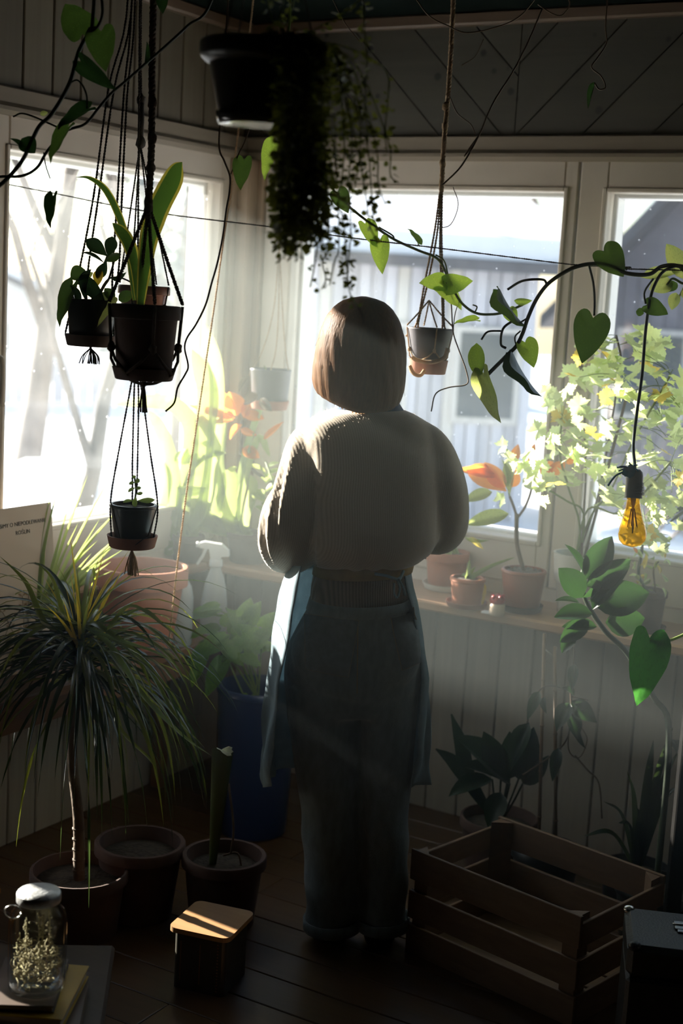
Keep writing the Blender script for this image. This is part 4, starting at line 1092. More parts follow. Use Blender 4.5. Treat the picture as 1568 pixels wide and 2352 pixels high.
for b, tp, w, m_, rl, tt in (((246, 588), (198, 550), 34, M_DARK, 0, 'obov'), ((248, 590), (258, 543), 30, M_DARK, 20, 'obov'), ((240, 605), (188, 580), 20, M_DARK, 50, 'obov'), ((245, 600), (222, 640), 26, M_DARK, -30, 'obov'),
                            ((240, 600), (275, 582), 22, M_POTHD, 50, 'obov'), ((196, 620), (162, 640), 40, M_POTHD, 0, 'oval'), ((230, 618), (226, 655), 28, M_YTIP, 20, 'oval'), ((210, 618), (196, 690), 30, M_DARK, 30, 'lance'),
                            ((168, 652), (136, 752), 40, M_POTHD, 15, 'heart'), ((160, 655), (176, 720), 24, M_DARK, -50, 'lance'), ((200, 650), (244, 700), 36, M_DARK, 15, 'heart'), ((250, 688), (190, 777), 50, M_LITE, 0, 'heart'),
                            ((272, 690), (308, 672), 28, M_POTHD, 10, 'oval'), ((262, 688), (240, 662), 24, M_POTHD, 0, 'oval'), ((255, 640), (290, 625), 16, M_DARK, 60, 'lance'), ((300, 622), (318, 655), 18, M_POTHD, -20, 'lance'), ((185, 640), (214, 626), 18, M_LITE, 30, 'oval')):
    leafpx(t, tt, b, tp, w, d - .04, m_, rl)
# ---- little black pot hanging lowest
d = 3.35; c = P(303, 1256, d)
t = thing('hanging_pot', 'little black pot on a clay saucer hanging lowest, with a jade sprig', 'hanging plant', c)
saucer(t, c, mm(58, d), .028, M_SAUC)
pc = c + UPN * .014; pot_parts(t, pc, mm(55, d), mm(40, d), mm(86, d), M_PLASB, .004, .008, soil=.9)
kn = P(312, 830, d)
for L in ([(312, 820), (298, 900), (272, 1040), (254, 1150), (256, 1240)], [(312, 820), (308, 900), (304, 1060), (302, 1165), (280, 1240)], [(312, 820), (318, 900), (316, 1050), (314, 1135)], [(312, 820), (326, 900), (345, 1040), (362, 1162), (352, 1240)]):
    obj('cord', twist(spl(pxs(L, d), 5), .0022, .014), M_CORD, t)
obj('cord', join(twist(spl(pxs([(312, 820), (316, 640), (318, 400), (318, -60)], d + .05), 4), .0026, .016), tube(pxs([(254, 1150), (275, 1235), (303, 1252)], d - .055), .0014, 5), tube(pxs([(362, 1162), (340, 1230), (310, 1252)], d - .055), .0014, 5)), M_CORD, t)
obj('tassel', tassel(c - UPN * .006, .062, 22, .0013, 8, .55), M_JUTE, t)
vine(t, [(306, 1165), (312, 1130), (309, 1095)], d, .0022, M_STEM)
for b, tp, w in (((309, 1100), (306, 1092), 10), ((310, 1108), (296, 1112), 9), ((310, 1110), (320, 1100), 10), ((311, 1120), (294, 1130), 9), ((311, 1122), (324, 1120), 8), ((312, 1135), (328, 1132), 8), ((312, 1140), (310, 1165), 14), ((315, 1150), (356, 1148), 13), ((308, 1150), (282, 1154), 10)):
    leafpx(t, 'obov', b, tp, w, d - .02, M_SUCC, 20)

# ---- large black planter near the ceiling with trailing creepers
d = 2.35; c = P(586, 282, d); rt = mm(134, d); h = mm(176, d); rb = mm(84, d)
t = thing('hanging_planter', 'large black hanging planter with a rolled rim and trailing creepers', 'hanging plant', c)
R = lambda z: rb + (rt * .90 - rb) * z / h
o = obj('pot', lathe([(rb * .55, .012), (rb * .8, 0), (rb, .006), (R(h * .55), h * .55), (R(h * .72), h * .72), (R(h * .74) + .006, h * .74), (rt * .97, h * .79), (rt, h * .84), (rt, h * .97), (rt - .004, h), (rt - .012, h), (R(h * .8) - .006, h * .8), (R(h * .4), h * .4), (rb - .01, .02), (.001, .02)], c, 44), M_PLASB, t); autosmooth(o, 40)
obj('soil', lathe([(R(h * .8) - .007, h * .8), (.02, h * .83)], c, 24), M_SOIL, t)
obj('drip_tray', lathe([(rb * .6, -.003), (rb * 1.02, -.004), (rb * 1.10, .014), (rb * 1.07, .014), (rb, -.001), (.002, -.001)], c, 40), mat('smoky_plastic', (.10, .11, .115), .15), t)
for k in range(3):
    a = .5 + 2 * PI * k / 3; r0 = c + Vector((math.cos(a) * rt * .95, math.sin(a) * rt * .95, h * .98))
    obj('hanger_wire', tube([r0, c + UPN * (h + .35)], .0016, 5), M_CORD, t)
def trail(parent, pts, gap, size, m_, seed, fuzz=.01, mstem=None, r_=.0012, name='strand'):
    g = random.Random(seed); pts = spl(pts, 6); vs = [tube(pts, r_, 4)]; L = 0; nxt = 0
    for i in range(1, len(pts)):
        L += (pts[i] - pts[i - 1]).length
        while nxt < L:
            nxt += gap * g.uniform(.6, 1.4); p = pts[i].lerp(pts[i - 1], g.random())
            a = g.uniform(0, 2 * PI); e = Vector((math.cos(a), math.sin(a), g.uniform(-.8, .35))).normalized(); s = size * g.uniform(.6, 1.3)
            q = p + e * fuzz * g.random(); y = e; z = Vector((g.uniform(-1, 1), g.uniform(-1, 1), .6)); z = (z - y * z.dot(y)).normalized(); x = y.cross(z)
            b = [q, q + y * s * .35 + x * s * .38 + z * s * .06, q + y * s * .75 + x * s * .30, q + y * s, q + y * s * .75 - x * s * .30, q + y * s * .35 - x * s * .38 + z * s * .06]
            vs.append(([tuple(k) for k in b], [(0, 1, 2, 3), (0, 3, 4, 5)]))
    return obj(name, join(*vs), m_, parent)
g = random.Random(6)
for k in range(40):                                     # bushy curtain
    x0 = g.uniform(640, 740); x1 = g.uniform(632, 748); yb = 480 + 120 * g.random() ** .6
    if x1 > 690: yb -= 25
    if k % 4 == 0: x1 -= g.uniform(0, 12)
    dd = d - g.uniform(.06, .15); y0 = g.uniform(90, 130)
    pts = [P(g.uniform(600, 690), 90, d), P(x0, y0, d - .10), P((x0 + x1) / 2 + g.uniform(-14, 14), 210 + g.uniform(-25, 30), dd), P(x1, (yb + 210) / 2, dd), P(x1 + g.uniform(-12, 12), yb, dd)]
    trail(t, pts, .0042, .015, M_OLIVE, 100 + k, .014)
for lst, gp, s_ in (([(700, 90), (745, 130), (768, 300), (775, 450), (790, 520), (798, 640), (806, 680), (822, 705)], .0035, .011), ([(690, 90), (735, 150), (750, 400), (755, 560), (740, 600), (748, 640), (738, 665)], .006, .009),
                    ([(690, 90), (730, 160), (742, 400), (735, 520), (724, 600), (712, 660)], .008, .009), ([(690, 90), (740, 170), (770, 380), (778, 560), (768, 600), (757, 655)], .007, .010),
                    ([(700, 90), (760, 140), (806, 300), (800, 420), (806, 520), (800, 600), (796, 650)], .0035, .012), ([(700, 90), (770, 150), (818, 330), (838, 440), (850, 520), (868, 560)], .007, .014),
                    ([(700, 90), (790, 150), (840, 320), (852, 430), (858, 510)], .006, .014), ([(700, 90), (800, 140), (862, 330), (868, 420), (885, 470)], .008, .013), ([(700, 90), (810, 140), (890, 320), (896, 400), (915, 420)], .009, .013),
                    ([(700, 80), (790, 30), (832, 0), (836, 60), (842, 140), (838, 240), (845, 330)], .004, .010), ([(700, 90), (800, 110), (884, 160), (890, 230), (884, 300), (888, 350)], .009, .009), ([(700, 90), (770, 120), (785, 250), (790, 350), (782, 430)], .004, .012),
                    ([(700, 90), (765, 120), (822, 260), (826, 350), (815, 430)], .0045, .012), ([(640, 80), (620, 30), (612, -40)], .006, .012), ([(660, 80), (670, 20), (690, -40)], .006, .012), ([(600, 80), (640, 40), (655, -30)], .007, .012)):
    trail(t, pxs(lst, d - .03), gp, s_, M_OLIVE, int(lst[-1][0] * 7 + lst[-1][1]), .007)
obj('bare_runner', tube(spl(pxs([(822, 705), (832, 725), (834, 745)], d - .03), 5), .0016, 5), M_ROOT, t)

# ---- slate pot in jute at the right
d = 3.62; c = P(981, 858, d)
t = thing('hanging_pot', 'slate-grey pot in jute macrame on a clay saucer right of the person', 'hanging plant', c)
saucer(t, c, mm(46, d), .036, M_SAUC)
pc = c + UPN * .02; pot_parts(t, pc, mm(53, d), mm(36, d), mm(86, d), M_PLASP, .0, .0, soil=.9)
kn1, kn2 = P(957, 742, d - .02), P(1018, 748, d - .02)
tp = P(1012, 420, d)
obj('macrame', join(net(pc, mm(53, d), mm(38, d), mm(86, d), P(985, 690, d), .0022, 4, .75), tube(spl(pxs([(945, 820), (960, 828), (990, 832), (1020, 822), (1028, 800)], d - .062), 4), .0055, 6), tube(spl(pxs([(940, 840), (950, 858), (965, 862), (975, 850)], d - .06), 4), .005, 6)), M_JUTE, t)
for L in ([(1010, 440), (998, 530), (975, 650), (957, 742), (932, 772)], [(1012, 440), (1003, 540), (982, 650), (960, 742), (966, 758)], [(1014, 440), (1010, 560), (1014, 660), (1016, 748), (1010, 760)], [(1015, 440), (1014, 560), (1018, 660), (1020, 748), (1032, 762)]):
    obj('cord', twist(spl(pxs(L, d), 5), .0028, .014), M_JUTE, t)
obj('rope', join(twist(spl(pxs([(1042, -60), (1038, 60), (1030, 200), (1020, 320), (1013, 440)], d), 6), .0062, .026, 5, 3), *[knot(P(x, y, d), .009, y) for x, y in ((1023, 245), (1021, 290), (1016, 375))]), M_JUTE, t)
# ---- grey pot in the corner
d = 4.66; c = P(618, 940, d)
t = thing('hanging_pot', 'pale grey pot hanging on thin cords in front of the corner', 'hanging plant', c)
saucer(t, c, mm(45, d), .03, M_SAUC); pc = c + UPN * .012
pot_parts(t, pc, mm(48, d), mm(40, d), mm(84, d), M_PLASG, .003, .006, soil=.9)
for L in ([(640, 570), (630, 700), (605, 800), (572, 862)], [(642, 570), (648, 700), (655, 800), (664, 862)], [(641, 570), (640, 700), (634, 800), (620, 856)]):
    obj('cord', twist(spl(pxs(L, d), 4), .0022, .016), M_JUTE, t)
obj('cord', twist(spl(pxs([(640, 572), (636, 300), (634, -60)], d), 4), .0022, .016), M_JUTE, t)
leafpx(t, 'wavy', (590, 905), (560, 930), 26, d - .06, M_DRY, 0); leafpx(t, 'wavy', (598, 915), (625, 945), 24, d - .06, M_DRY, 20); leafpx(t, 'lance', (570, 865), (548, 905), 14, d - .05, M_DRY, 20)
vine(t, [(600, 870), (610, 850), (606, 840)], d, .002, M_STEML)

# ---- twine stretched across the room
tag(obj('twine', twist(spl(pxs([(-25, 415, 3.89), (0, 420, 3.87), (130, 445, 3.80), (340, 486, 3.70), (630, 522, 3.56), (820, 548, 3.46), (1000, 569, 3.37), (1200, 594, 3.28), (1330, 609, 3.22), (1450, 614, 3.17), (1620, 622, 3.10)], 3.3) + [Vector((RX, -1.15, 1.80))], 4), .0021, .012), M_CORD), 'thin brown twine stretched across the room at head height', 'twine')
# ---- jute string hanging down the left
tag(obj('jute_string', twist(spl(pxs([(590, -60), (556, 240), (546, 310), (530, 440), (512, 560), (494, 690), (470, 850), (448, 1000), (430, 1120), (408, 1290), (392, 1440), (384, 1500)], 3.75), 5), .0026, .013), M_JUTE), 'long pale jute string slanting down behind the hanging pots', 'string')

# ---- creepers
def creeper(name, label, stems, leaves, dlt, m_stem=M_STEMD, loc_px=None, cat='vine', roots=()):
    b = P(*stems[0][0][0][:2], dlt) if loc_px is None else P(*loc_px, dlt)
    t = thing(name, label, cat, b)
    for L, r in stems: vine(t, L, dlt, r, m_stem, 'stem')
    for L, r in roots: vine(t, L, dlt, r, M_ROOT, 'aerial_root')
    for q in leaves:
        bb, tp, w, m_ = q[:4]; rl = q[4] if len(q) > 4 else 0; tt = q[5] if len(q) > 5 else 'heart'; dd = q[6] if len(q) > 6 else 0
        leafpx(t, tt, bb, tp, w, dlt, m_, rl, dd)
    return t
creeper('pothos_vine', 'dark pothos vine trailing across the upper left over the twine', [([(226, -60), (215, 20), (205, 70), (180, 120), (160, 190), (120, 260), (90, 290), (70, 330), (50, 370), (15, 412), (-20, 440)], .0042), ([(205, 75), (225, 60), (235, 30), (232, -20)], .003),
         ([(160, 190), (180, 185), (198, 215), (200, 250)], .002)],
         [((190, 80), (150, 8), 92, M_POTHD, 20, 'heart'), ((232, 70), (243, 165), 72, M_POTHD, 10, 'heart'), ((184, 140), (268, 207), 44, M_DARK, 30, 'heart'), ((206, 248), (130, 300), 46, M_DARK, 20, 'heart'), ((158, 290), (115, 376), 42, M_POTHD, 25, 'heart'), ((50, 318), (80, 352), 44, M_DARK, 0, 'oval'), ((122, 448), (116, 526), 34, M_DARK, 20, 'heart'), ((52, 345), (22, 318), 20, M_DARK, 40, 'lance')], 2.85)
creeper('pothos_vine', 'thin vine climbing from the left window toward the ceiling', [([(540, -60), (488, -5), (430, 60), (370, 115), (330, 150), (290, 185), (255, 215), (225, 250), (195, 285), (150, 302), (110, 345), (85, 385), (50, 404), (0, 406), (-30, 415)], .003), ([(150, 300), (60, 262), (30, 268)], .002), ([(100, 350), (105, 380), (115, 410)], .0012)],
         [((332, 150), (337, 95), 12, M_DARK, 30, 'lance'), ((372, -6), (374, 32), 28, M_DARK, 0, 'heart'), ((92, 262), (110, 258), 12, M_LITE, 30, 'oval')], 3.0)
creeper('wiry_vine', 'wiry bare vine dangling below the black planter to the left', [([(530, -60), (512, 200), (503, 330), (515, 370), (528, 405), (527, 440), (520, 480), (512, 540), (500, 600), (486, 650), (472, 700), (450, 745), (430, 775), (424, 800), (432, 840), (425, 860), (408, 890), (400, 925), (380, 945)], .0022), ([(575, 290), (560, 330), (545, 360), (530, 400)], .0014)],
         [((560, 366), (552, 437), 46, M_POTHD, 10, 'heart')], 3.05, M_ROOT)
creeper('pothos_vine', 'light-leaved pothos vine draped along the middle window', [([(668, -60), (660, 120), (640, 280), (650, 350), (700, 380), (745, 410), (780, 455), (820, 490), (860, 520), (905, 550), (960, 575), (1005, 595), (1030, 640), (1055, 690), (1090, 718), (1130, 722), (1165, 715), (1200, 700)], .0034), ([(870, 522), (900, 540), (905, 550)], .002), ([(1030, 640), (1020, 600), (1000, 585)], .002), ([(1090, 718), (1095, 705), (1085, 700)], .002)],
         [((838, 512), (862, 572), 44, M_POTH, -15, 'heart'), ((872, 550), (878, 630), 46, M_POTH, 10, 'heart'), ((962, 560), (935, 525), 26, M_POTHD, 40, 'heart'), ((775, 440), (800, 490), 44, M_POTHD, 10, 'heart'), ((630, 325), (607, 415), 40, M_POTH, 15, 'heart'), ((1018, 660), (1086, 645), 52, M_POTH, 0, 'heart'), ((1020, 650), (962, 650), 46, M_POTH, 0, 'heart'), ((1010, 660), (1060, 712), 56, M_POTH, -25, 'heart'), ((1095, 735), (1040, 745), 22, M_POTH, 30, 'heart'), ((1168, 712), (1185, 745), 34, M_POTH, 20, 'heart'), ((1180, 690), (1222, 690), 18, M_POTH, 40, 'lance')], 3.45, M_STEML,
         roots=[([(1022, 640), (1035, 690), (1040, 760), (1052, 800), (1070, 850), (1072, 882), (1030, 890), (1000, 905), (990, 945)], .0016), ([(1055, 690), (1045, 720), (1040, 760)], .0012), ([(1040, 430), (1052, 470), (1035, 515), (1005, 525)], .001)])
creeper('pothos_vine', 'dark pothos vine arching over the twine beside the hanging bulb', [([(1720, -60), (1705, 350), (1665, 580), (1600, 640), (1560, 612), (1520, 612), (1490, 630), (1440, 628), (1400, 612), (1360, 606), (1320, 614), (1285, 632), (1255, 655), (1230, 690), (1212, 730), (1200, 765), (1185, 795), (1165, 815), (1140, 840), (1118, 862)], .0048), ([(1255, 652), (1245, 642), (1200, 645), (1165, 665)], .0028), ([(1352, 608), (1362, 650), (1365, 690), (1364, 725)], .0028), ([(1180, 735), (1155, 755), (1150, 790), (1162, 800)], .0028), ([(1150, 760), (1120, 762), (1105, 780)], .0022), ([(1195, 760), (1182, 775), (1188, 800), (1200, 815), (1210, 805), (1200, 800)], .0018), ([(1500, 640), (1480, 670), (1482, 698)], .0022), ([(1212, 730), (1190, 742), (1180, 735)], .002), ([(1440, 620), (1425, 605), (1412, 590)], .0026)],
         [((1385, 575), (1432, 636), 70, M_POTHD, 10, 'heart'), ((1362, 728), (1336, 835), 84, M_POTHD, 0, 'heart'), ((1150, 668), (1210, 752), 26, M_POTHD, 55, 'heartc'), ((1110, 855), (1150, 972), 46, M_LITE, 25, 'heartc'), ((1094, 788), (1100, 870), 40, M_POTH, 20, 'oval'), ((1180, 815), (1245, 912), 24, M_DARK, 50, 'heartc'), ((1205, 785), (1226, 845), 50, M_POTH, 0, 'heart'), ((1484, 700), (1534, 722), 42, M_POTHD, 10, 'heart'), ((1460, 715), (1478, 720), 20, M_POTHD, 10, 'oval')], 3.18)
creeper('philodendron', 'bright broad leaves of a creeper hanging at the right beside the lamp cord', [([(1660, -60), (1650, 300), (1625, 520), (1600, 600), (1575, 650), (1545, 640), (1530, 655)], .003), ([(1575, 650), (1560, 680), (1550, 690)], .0025)],
         [((1568, 640), (1530, 560), 50, M_LITE, 0, 'oval'), ((1560, 625), (1472, 637), 34, M_LITE, 10, 'obov'), ((1545, 650), (1490, 665), 44, M_LITE, 0, 'oval'), ((1555, 650), (1526, 670), 28, M_POTHD, 10, 'oval'), ((1552, 672), (1542, 712), 28, M_LITE, 10, 'oval'), ((1570, 660), (1590, 690), 40, M_LITE, 0, 'oval')], 3.35, M_STEML)
creeper('wiry_vine', 'bare wiry creeper along the ceiling right of the planter', [([(950, -10), (985, 36), (1030, 60), (1070, 75), (1130, 65), (1190, 40), (1235, -10)], .0016), ([(1245, 20), (1215, 90), (1180, 160), (1130, 240), (1100, 310), (1060, 380), (1016, 425)], .002), ([(1110, 90), (1090, 130), (1060, 150)], .001), ([(1100, 310), (1085, 330), (1065, 360), (1090, 330)], .0015), ([(1395, -10), (1390, 60), (1392, 100), (1370, 135), (1358, 155), (1380, 175), (1390, 200), (1375, 205), (1365, 190)], .0018), ([(1235, 10), (1265, 30), (1290, 35), (1308, 10), (1300, -10)], .0016), ([(760, -10), (790, 50), (825, 95)], .0012), ([(1032, 220), (1050, 260), (1080, 285), (1092, 310)], .0012)],
         [((1365, 188), (1350, 250), 14, M_DARK, 20, 'lance')], 3.3, M_ROOT)

# ---- hanging filament bulb
d = 3.18
t = thing('pendant_bulb', 'amber filament bulb in a grey socket hanging on a dark cord', 'lamp', P(1452, 1255, d))
M_CABLE = mat('teal_black_cable', (.012, .03, .034), .4); M_BAKE = mat('grey_bakelite', (.24, .22, .21), .45); M_BLUE = mat('blue_yarn', (.03, .24, .42), .9, trans=.3)
def amber():
    mt, nt, out, N, lk = nodes('amber_glass')
    gl = N('BsdfGlass', Roughness=.0, IOR=1.12); gl.inputs[0].default_value = (1.0, .72, .16, 1); tr = N('BsdfTransparent'); tr.inputs[0].default_value = (.98, .66, .13, 1)
    gs = N('BsdfGlossy', Roughness=.03); m1 = N('MixShader'); lk(schlick(N, lk, .05), m1.inputs[0]); lk(tr.outputs[0], m1.inputs[1]); lk(gs.outputs[0], m1.inputs[2])
    lk(m1.outputs[0], out.inputs[0]); return mt
obj('cord', tube(spl(pxs([(1690, -60), (1680, 300), (1650, 540), (1600, 616), (1560, 610), (1525, 622), (1505, 650), (1492, 690), (1482, 760), (1474, 860), (1462, 950), (1454, 1020), (1457, 1065), (1458, 1090)], d), 6), .0036, 8), M_CABLE, t)
def axl(px0, py0, px1, py1, prof, seg=28):
    """lathe about the seen axis; prof = (radius px, fraction along)"""
    a, b = P(px0, py0, d), P(px1, py1, d); z = (b - a); L = z.length; z.normalize(); x = (RT - z * RT.dot(z)).normalized(); y = z.cross(x)
    M = Matrix((x, y, z)).transposed()
    return lathe([(mm(r, d), q * L) for r, q in prof], a, seg, M)
sk = obj('socket', axl(1458, 1078, 1454, 1144, [(2, 0), (12, 0), (18, .1), (20, .25), (20, .95), (21, 1), (15, 1)], 28), M_BAKE, t); autosmooth(sk, 40)
for k in range(9): obj('grip_ring', axl(1458, 1108 + k * 3.4, 1457.9, 1110 + k * 3.4, [(20, 0), (20.9, .5), (20, 1)], 28), M_BAKE, sk)
bl = obj('bulb', axl(1454, 1142, 1451, 1257, [(14, 0), (15, .08), (17, .2), (23, .42), (30, .62), (32.5, .74), (30, .86), (21, .95), (8, .985), (5, .99), (2.5, 1.0)], 36), amber(), t, label='amber teardrop glass bulb')
M_FIL = mat('filament', (.25, .12, .04), .5, metal=.6); M_GLST = mat('glass_stem', (.5, .45, .35), .2, trans=.5)
obj('glass_stem', axl(1454, 1142, 1452, 1225, [(7, 0), (6, .12), (2.4, .3), (1.6, 1)], 12), M_GLST, bl)
for k in range(6):
    a = 2 * PI * k / 6 + .3; b0 = P(1453 + 4 * math.cos(a), 1168, d + .004 * math.sin(a)); b1 = P(1452 + 12 * math.cos(a), 1212 + 4 * math.sin(a), d + .012 * math.sin(a))
    obj('filament', tube([b0, b1], .0009, 4), M_FIL, bl)
obj('yarn_tie', join(knot(P(1447, 1082, d - .02), .011, 2), knot(P(1436, 1084, d - .02), .008, 5), *[tube(spl(pxs([(1450, 1080), (1450 + ax * .5, 1080 + ay * .5 - 4), (1450 + ax, 1080 + ay)], d - .022), 4), .0017, 4) for ax, ay in ((-34, -6), (-30, 2), (-28, -8), (14, -12), (10, -14), (16, 2), (-6, -18), (-10, 12), (4, 14))], tube(spl(pxs([(1432, 1084), (1415, 1092), (1404, 1104), (1396, 1116)], d - .022), 4), .0024, 5)), M_BLUE, t)
# ============================================================ THINGS ON THE BACK SILL
ZS = SILL + .0005
def sillp(px, py, z=None): return onZ(px, py, ZS if z is None else z)
def stalk(t, pts, r, m_=None, name='stem'): return obj(name, tube(spl(pts, 6), r, 6), m_ or M_STEM, t)
# pot A: wide terracotta pot with short green shoots
c = sillp(1022, 1352); dA = dep(c)
t = thing('potted_plant', 'wide terracotta pot with short green shoots on the sill beside the person', 'potted plant', c)
saucer(t, c, mm(54, dA), .02, M_WHITEP); pc = c + UPN * .006
pot_parts(t, pc, mm(51, dA), mm(41, dA), mm(84, dA), M_TERRA, .006, .03, soil=.9)
for k in range(9):
    b = pc + Vector((rnd.uniform(-.03, .03), rnd.uniform(-.03, .03), mm(74, dA))); leaf(t, 'lance', b, b + Vector((rnd.uniform(-.02, .02), rnd.uniform(-.02, .02), rnd.uniform(.025, .05))), .010, M_STRAP, TOCAM)
# pot B: small aloe
c = sillp(1070, 1392); dB = dep(c)
t = thing('potted_plant', 'small red-brown plastic pot with a young aloe on the sill', 'potted plant', c)
saucer(t, c, mm(49, dB), .016, M_SAUC); pc = c + UPN * .005
pot_parts(t, pc, mm(41, dB), mm(33, dB), mm(64, dB), M_TERRA, .004, .012, soil=.9)
def aloe(b, tp, w, sag=0):
    m_ = (Vector(b) + Vector(tp)) / 2 + UPN * sag
    obj('leaf', strap(spl([b, m_, tp], 8), w, TOCAM + UPN * .6, lambda q: (1 - q) ** .6 + .02, .7), M_STRAP, t)
b = pc + UPN * mm(58, dB); at = lambda x, y: P(x, y, dB)
for tp, w in (((1182, 1280), 14), ((1078, 1286), 13), ((1092, 1302), 10), ((1062, 1318), 10), ((1085, 1322), 9), ((1058, 1322), 8)): aloe(b, at(*tp), mm(w, dB), .006)
obj('leaf', strap(spl([b + RT * .03, at(1112, 1350), at(1108, 1380), at(1106, 1392)], 6), mm(9, dB), TOCAM, None, .3), M_YTIP, t)
# bottle with a red top
c = sillp(1140, 1412); dC = dep(c)
t = thing('small_jar', 'little jar with a bumpy red lid between the small pots on the sill', 'jar', c)
obj('jar', lathe([(mm(17, dC), 0), (mm(18, dC), .003), (mm(18, dC), mm(24, dC)), (mm(15, dC), mm(28, dC)), (mm(14, dC), mm(30, dC))], c, 24), mat('cream_jar', (.55, .45, .34), .35), t)
obj('lid', join(lathe([(mm(17, dC), mm(28, dC)), (mm(18, dC), mm(32, dC)), (mm(16, dC), mm(42, dC)), (mm(9, dC), mm(46, dC))], c, 20), *[blob(c + Vector((math.cos(a) * mm(13, dC), math.sin(a) * mm(13, dC), mm(36 + 6 * (k % 2), dC))), mm(6, dC), 8, 5) for k, a in enumerate([i * PI / 5 for i in range(10)])]), mat('red_lid', (.34, .03, .025), .3), t)
obj('sill_sun_patch', bbox_b(c.x - .045, c.x - .02, c.y - .012, c.y + .012, ZS, ZS + .006, .001), M_BEAD, t, False)  # white slip in place of the sunlit patch on the sill
# pot D with the orange-leaved plant
c = sillp(1196, 1402); dD = dep(c)
t = thing('potted_plant', 'brown pot with a forked woody stem and orange-red leaves on the sill', 'potted plant', c)
saucer(t, c, mm(50, dD), .02, M_TERRAD); pc = c + UPN * .006
pot_parts(t, pc, mm(52, dD), mm(41, dD), mm(92, dD), M_TERRAD if False else M_BROWNP, .003, .01, soil=.93, msoil=M_PEB)
for k in range(40):
    a = rnd.uniform(0, 2 * PI); r = mm(44, dD) * math.sqrt(rnd.random()); obj('pebble', blob(pc + Vector((math.cos(a) * r, math.sin(a) * r, mm(92, dD) * .93 + .003)), (.006, .005, .004), 6, 4, .3, k), M_PEB, t)
top = pc + UPN * mm(86, dD); A = lambda x, y, dd=0: P(x, y, dD + dd)
stalk(t, [top, A(1187, 1250), A(1186, 1180)], .0065, M_STEMB); stalk(t, [A(1186, 1185), A(1178, 1160), A(1170, 1140)], .004, M_STEMB); stalk(t, [A(1188, 1190), A(1205, 1165), A(1217, 1135), A(1222, 1110)], .0038, M_STEMB)
stalk(t, [A(1170, 1140), A(1168, 1120), A(1180, 1100)], .0025, M_STEML)
for bb, tp, w, m_, tt, rl in (((1162, 1128), (1070, 1075), 58, M_ORNG, 'obov', 10), ((1140, 1095), (1050, 1078), 26, M_ORNG, 'oval', 0), ((1160, 1120), (1112, 1062), 40, M_ORNG, 'oval', -20), ((1172, 1120), (1184, 1072), 26, M_ORNG, 'lance', 40), ((1176, 1062), (1190, 1020), 24, M_ORNG, 'lance', 0), ((1240, 1088), (1270, 1060), 30, M_ORNG, 'oval', 10), ((1258, 1085), (1298, 1062), 34, M_ORNG, 'oval', 30), ((1205, 1060), (1228, 1018), 22, M_ORNG, 'lance', 20), ((1300, 1065), (1326, 1052), 16, M_ORNG, 'lance', 0),
                              ((1170, 1135), (1162, 1060), 26, M_LITE, 'obov', 0), ((1130, 1130), (1066, 1152), 30, M_LITE, 'oval', 10), ((1168, 1180), (1068, 1205), 36, M_LITE, 'oval', 0), ((1205, 1120), (1225, 1100), 34, M_PELA, 'oval', 0), ((1165, 1118), (1152, 1055), 14, M_LITE, 'lance', 20), ((1075, 1235), (1110, 1262), 14, M_PELY, 'lance', 0), ((1065, 1232), (1125, 1240), 10, M_STRAP, 'lance', 40)):
    leafpx(t, tt, bb, tp, w, dD - .06, m_, rl)
# white pot with the scented geranium
c = sillp(1318, 1408); dE = dep(c)
t = thing('potted_geranium', 'tall scented geranium with lobed lime leaves in a white two-step pot', 'potted plant', c)
W = mm(60, dE); Hh = mm(140, dE)
o = obj('pot', lathe([(W * .62, 0), (W * .66, .004), (W * .78, Hh * .52), (W * .86, Hh * .54), (W * .95, Hh * .97), (W * .97, Hh), (W * .88, Hh), (W * .8, Hh * .75), (.001, Hh * .75)], c, 36), M_WHITEP, t); autosmooth(o, 40)
obj('soil', lathe([(W * .86, Hh * .86), (.01, Hh * .88)], c, 20), M_SOIL, t)
g = random.Random(77); top = c + UPN * Hh * .86
G = lambda x, y, yy: onY(x, y, yy)
stems = [[(1340, 1180), (1345, 1080), (1342, 960)], [(1370, 1150), (1392, 1040), (1412, 920), (1425, 830), (1415, 770)], [(1360, 1180), (1400, 1130), (1450, 1020), (1500, 930), (1540, 860)], [(1330, 1200), (1305, 1120), (1285, 1040), (1290, 960)], [(1350, 1170), (1420, 1180), (1480, 1130), (1540, 1060)], [(1340, 1180), (1300, 1150), (1240, 1110), (1160, 1030)]]
tips = []
for k, s in enumerate(stems):
    yy = [-.16, -.22, -.30, -.22, -.32, -.32][k]
    pts = [top + Vector((g.uniform(-.02, .02), g.uniform(-.02, .02), 0))] + [G(x, y, -.14 + (yy + .14) * (i + 1) / len(s)) for i, (x, y) in enumerate(s)]
    stalk(t, pts, .0032, M_STEMB if k < 2 else M_STEML); tips += spl(pts, 5)[4:]
obj('support_stick', tube([top + Vector((.015, 0, 0)), G(1440, 905, -.2)], .0045, 6), M_STEMB, t)
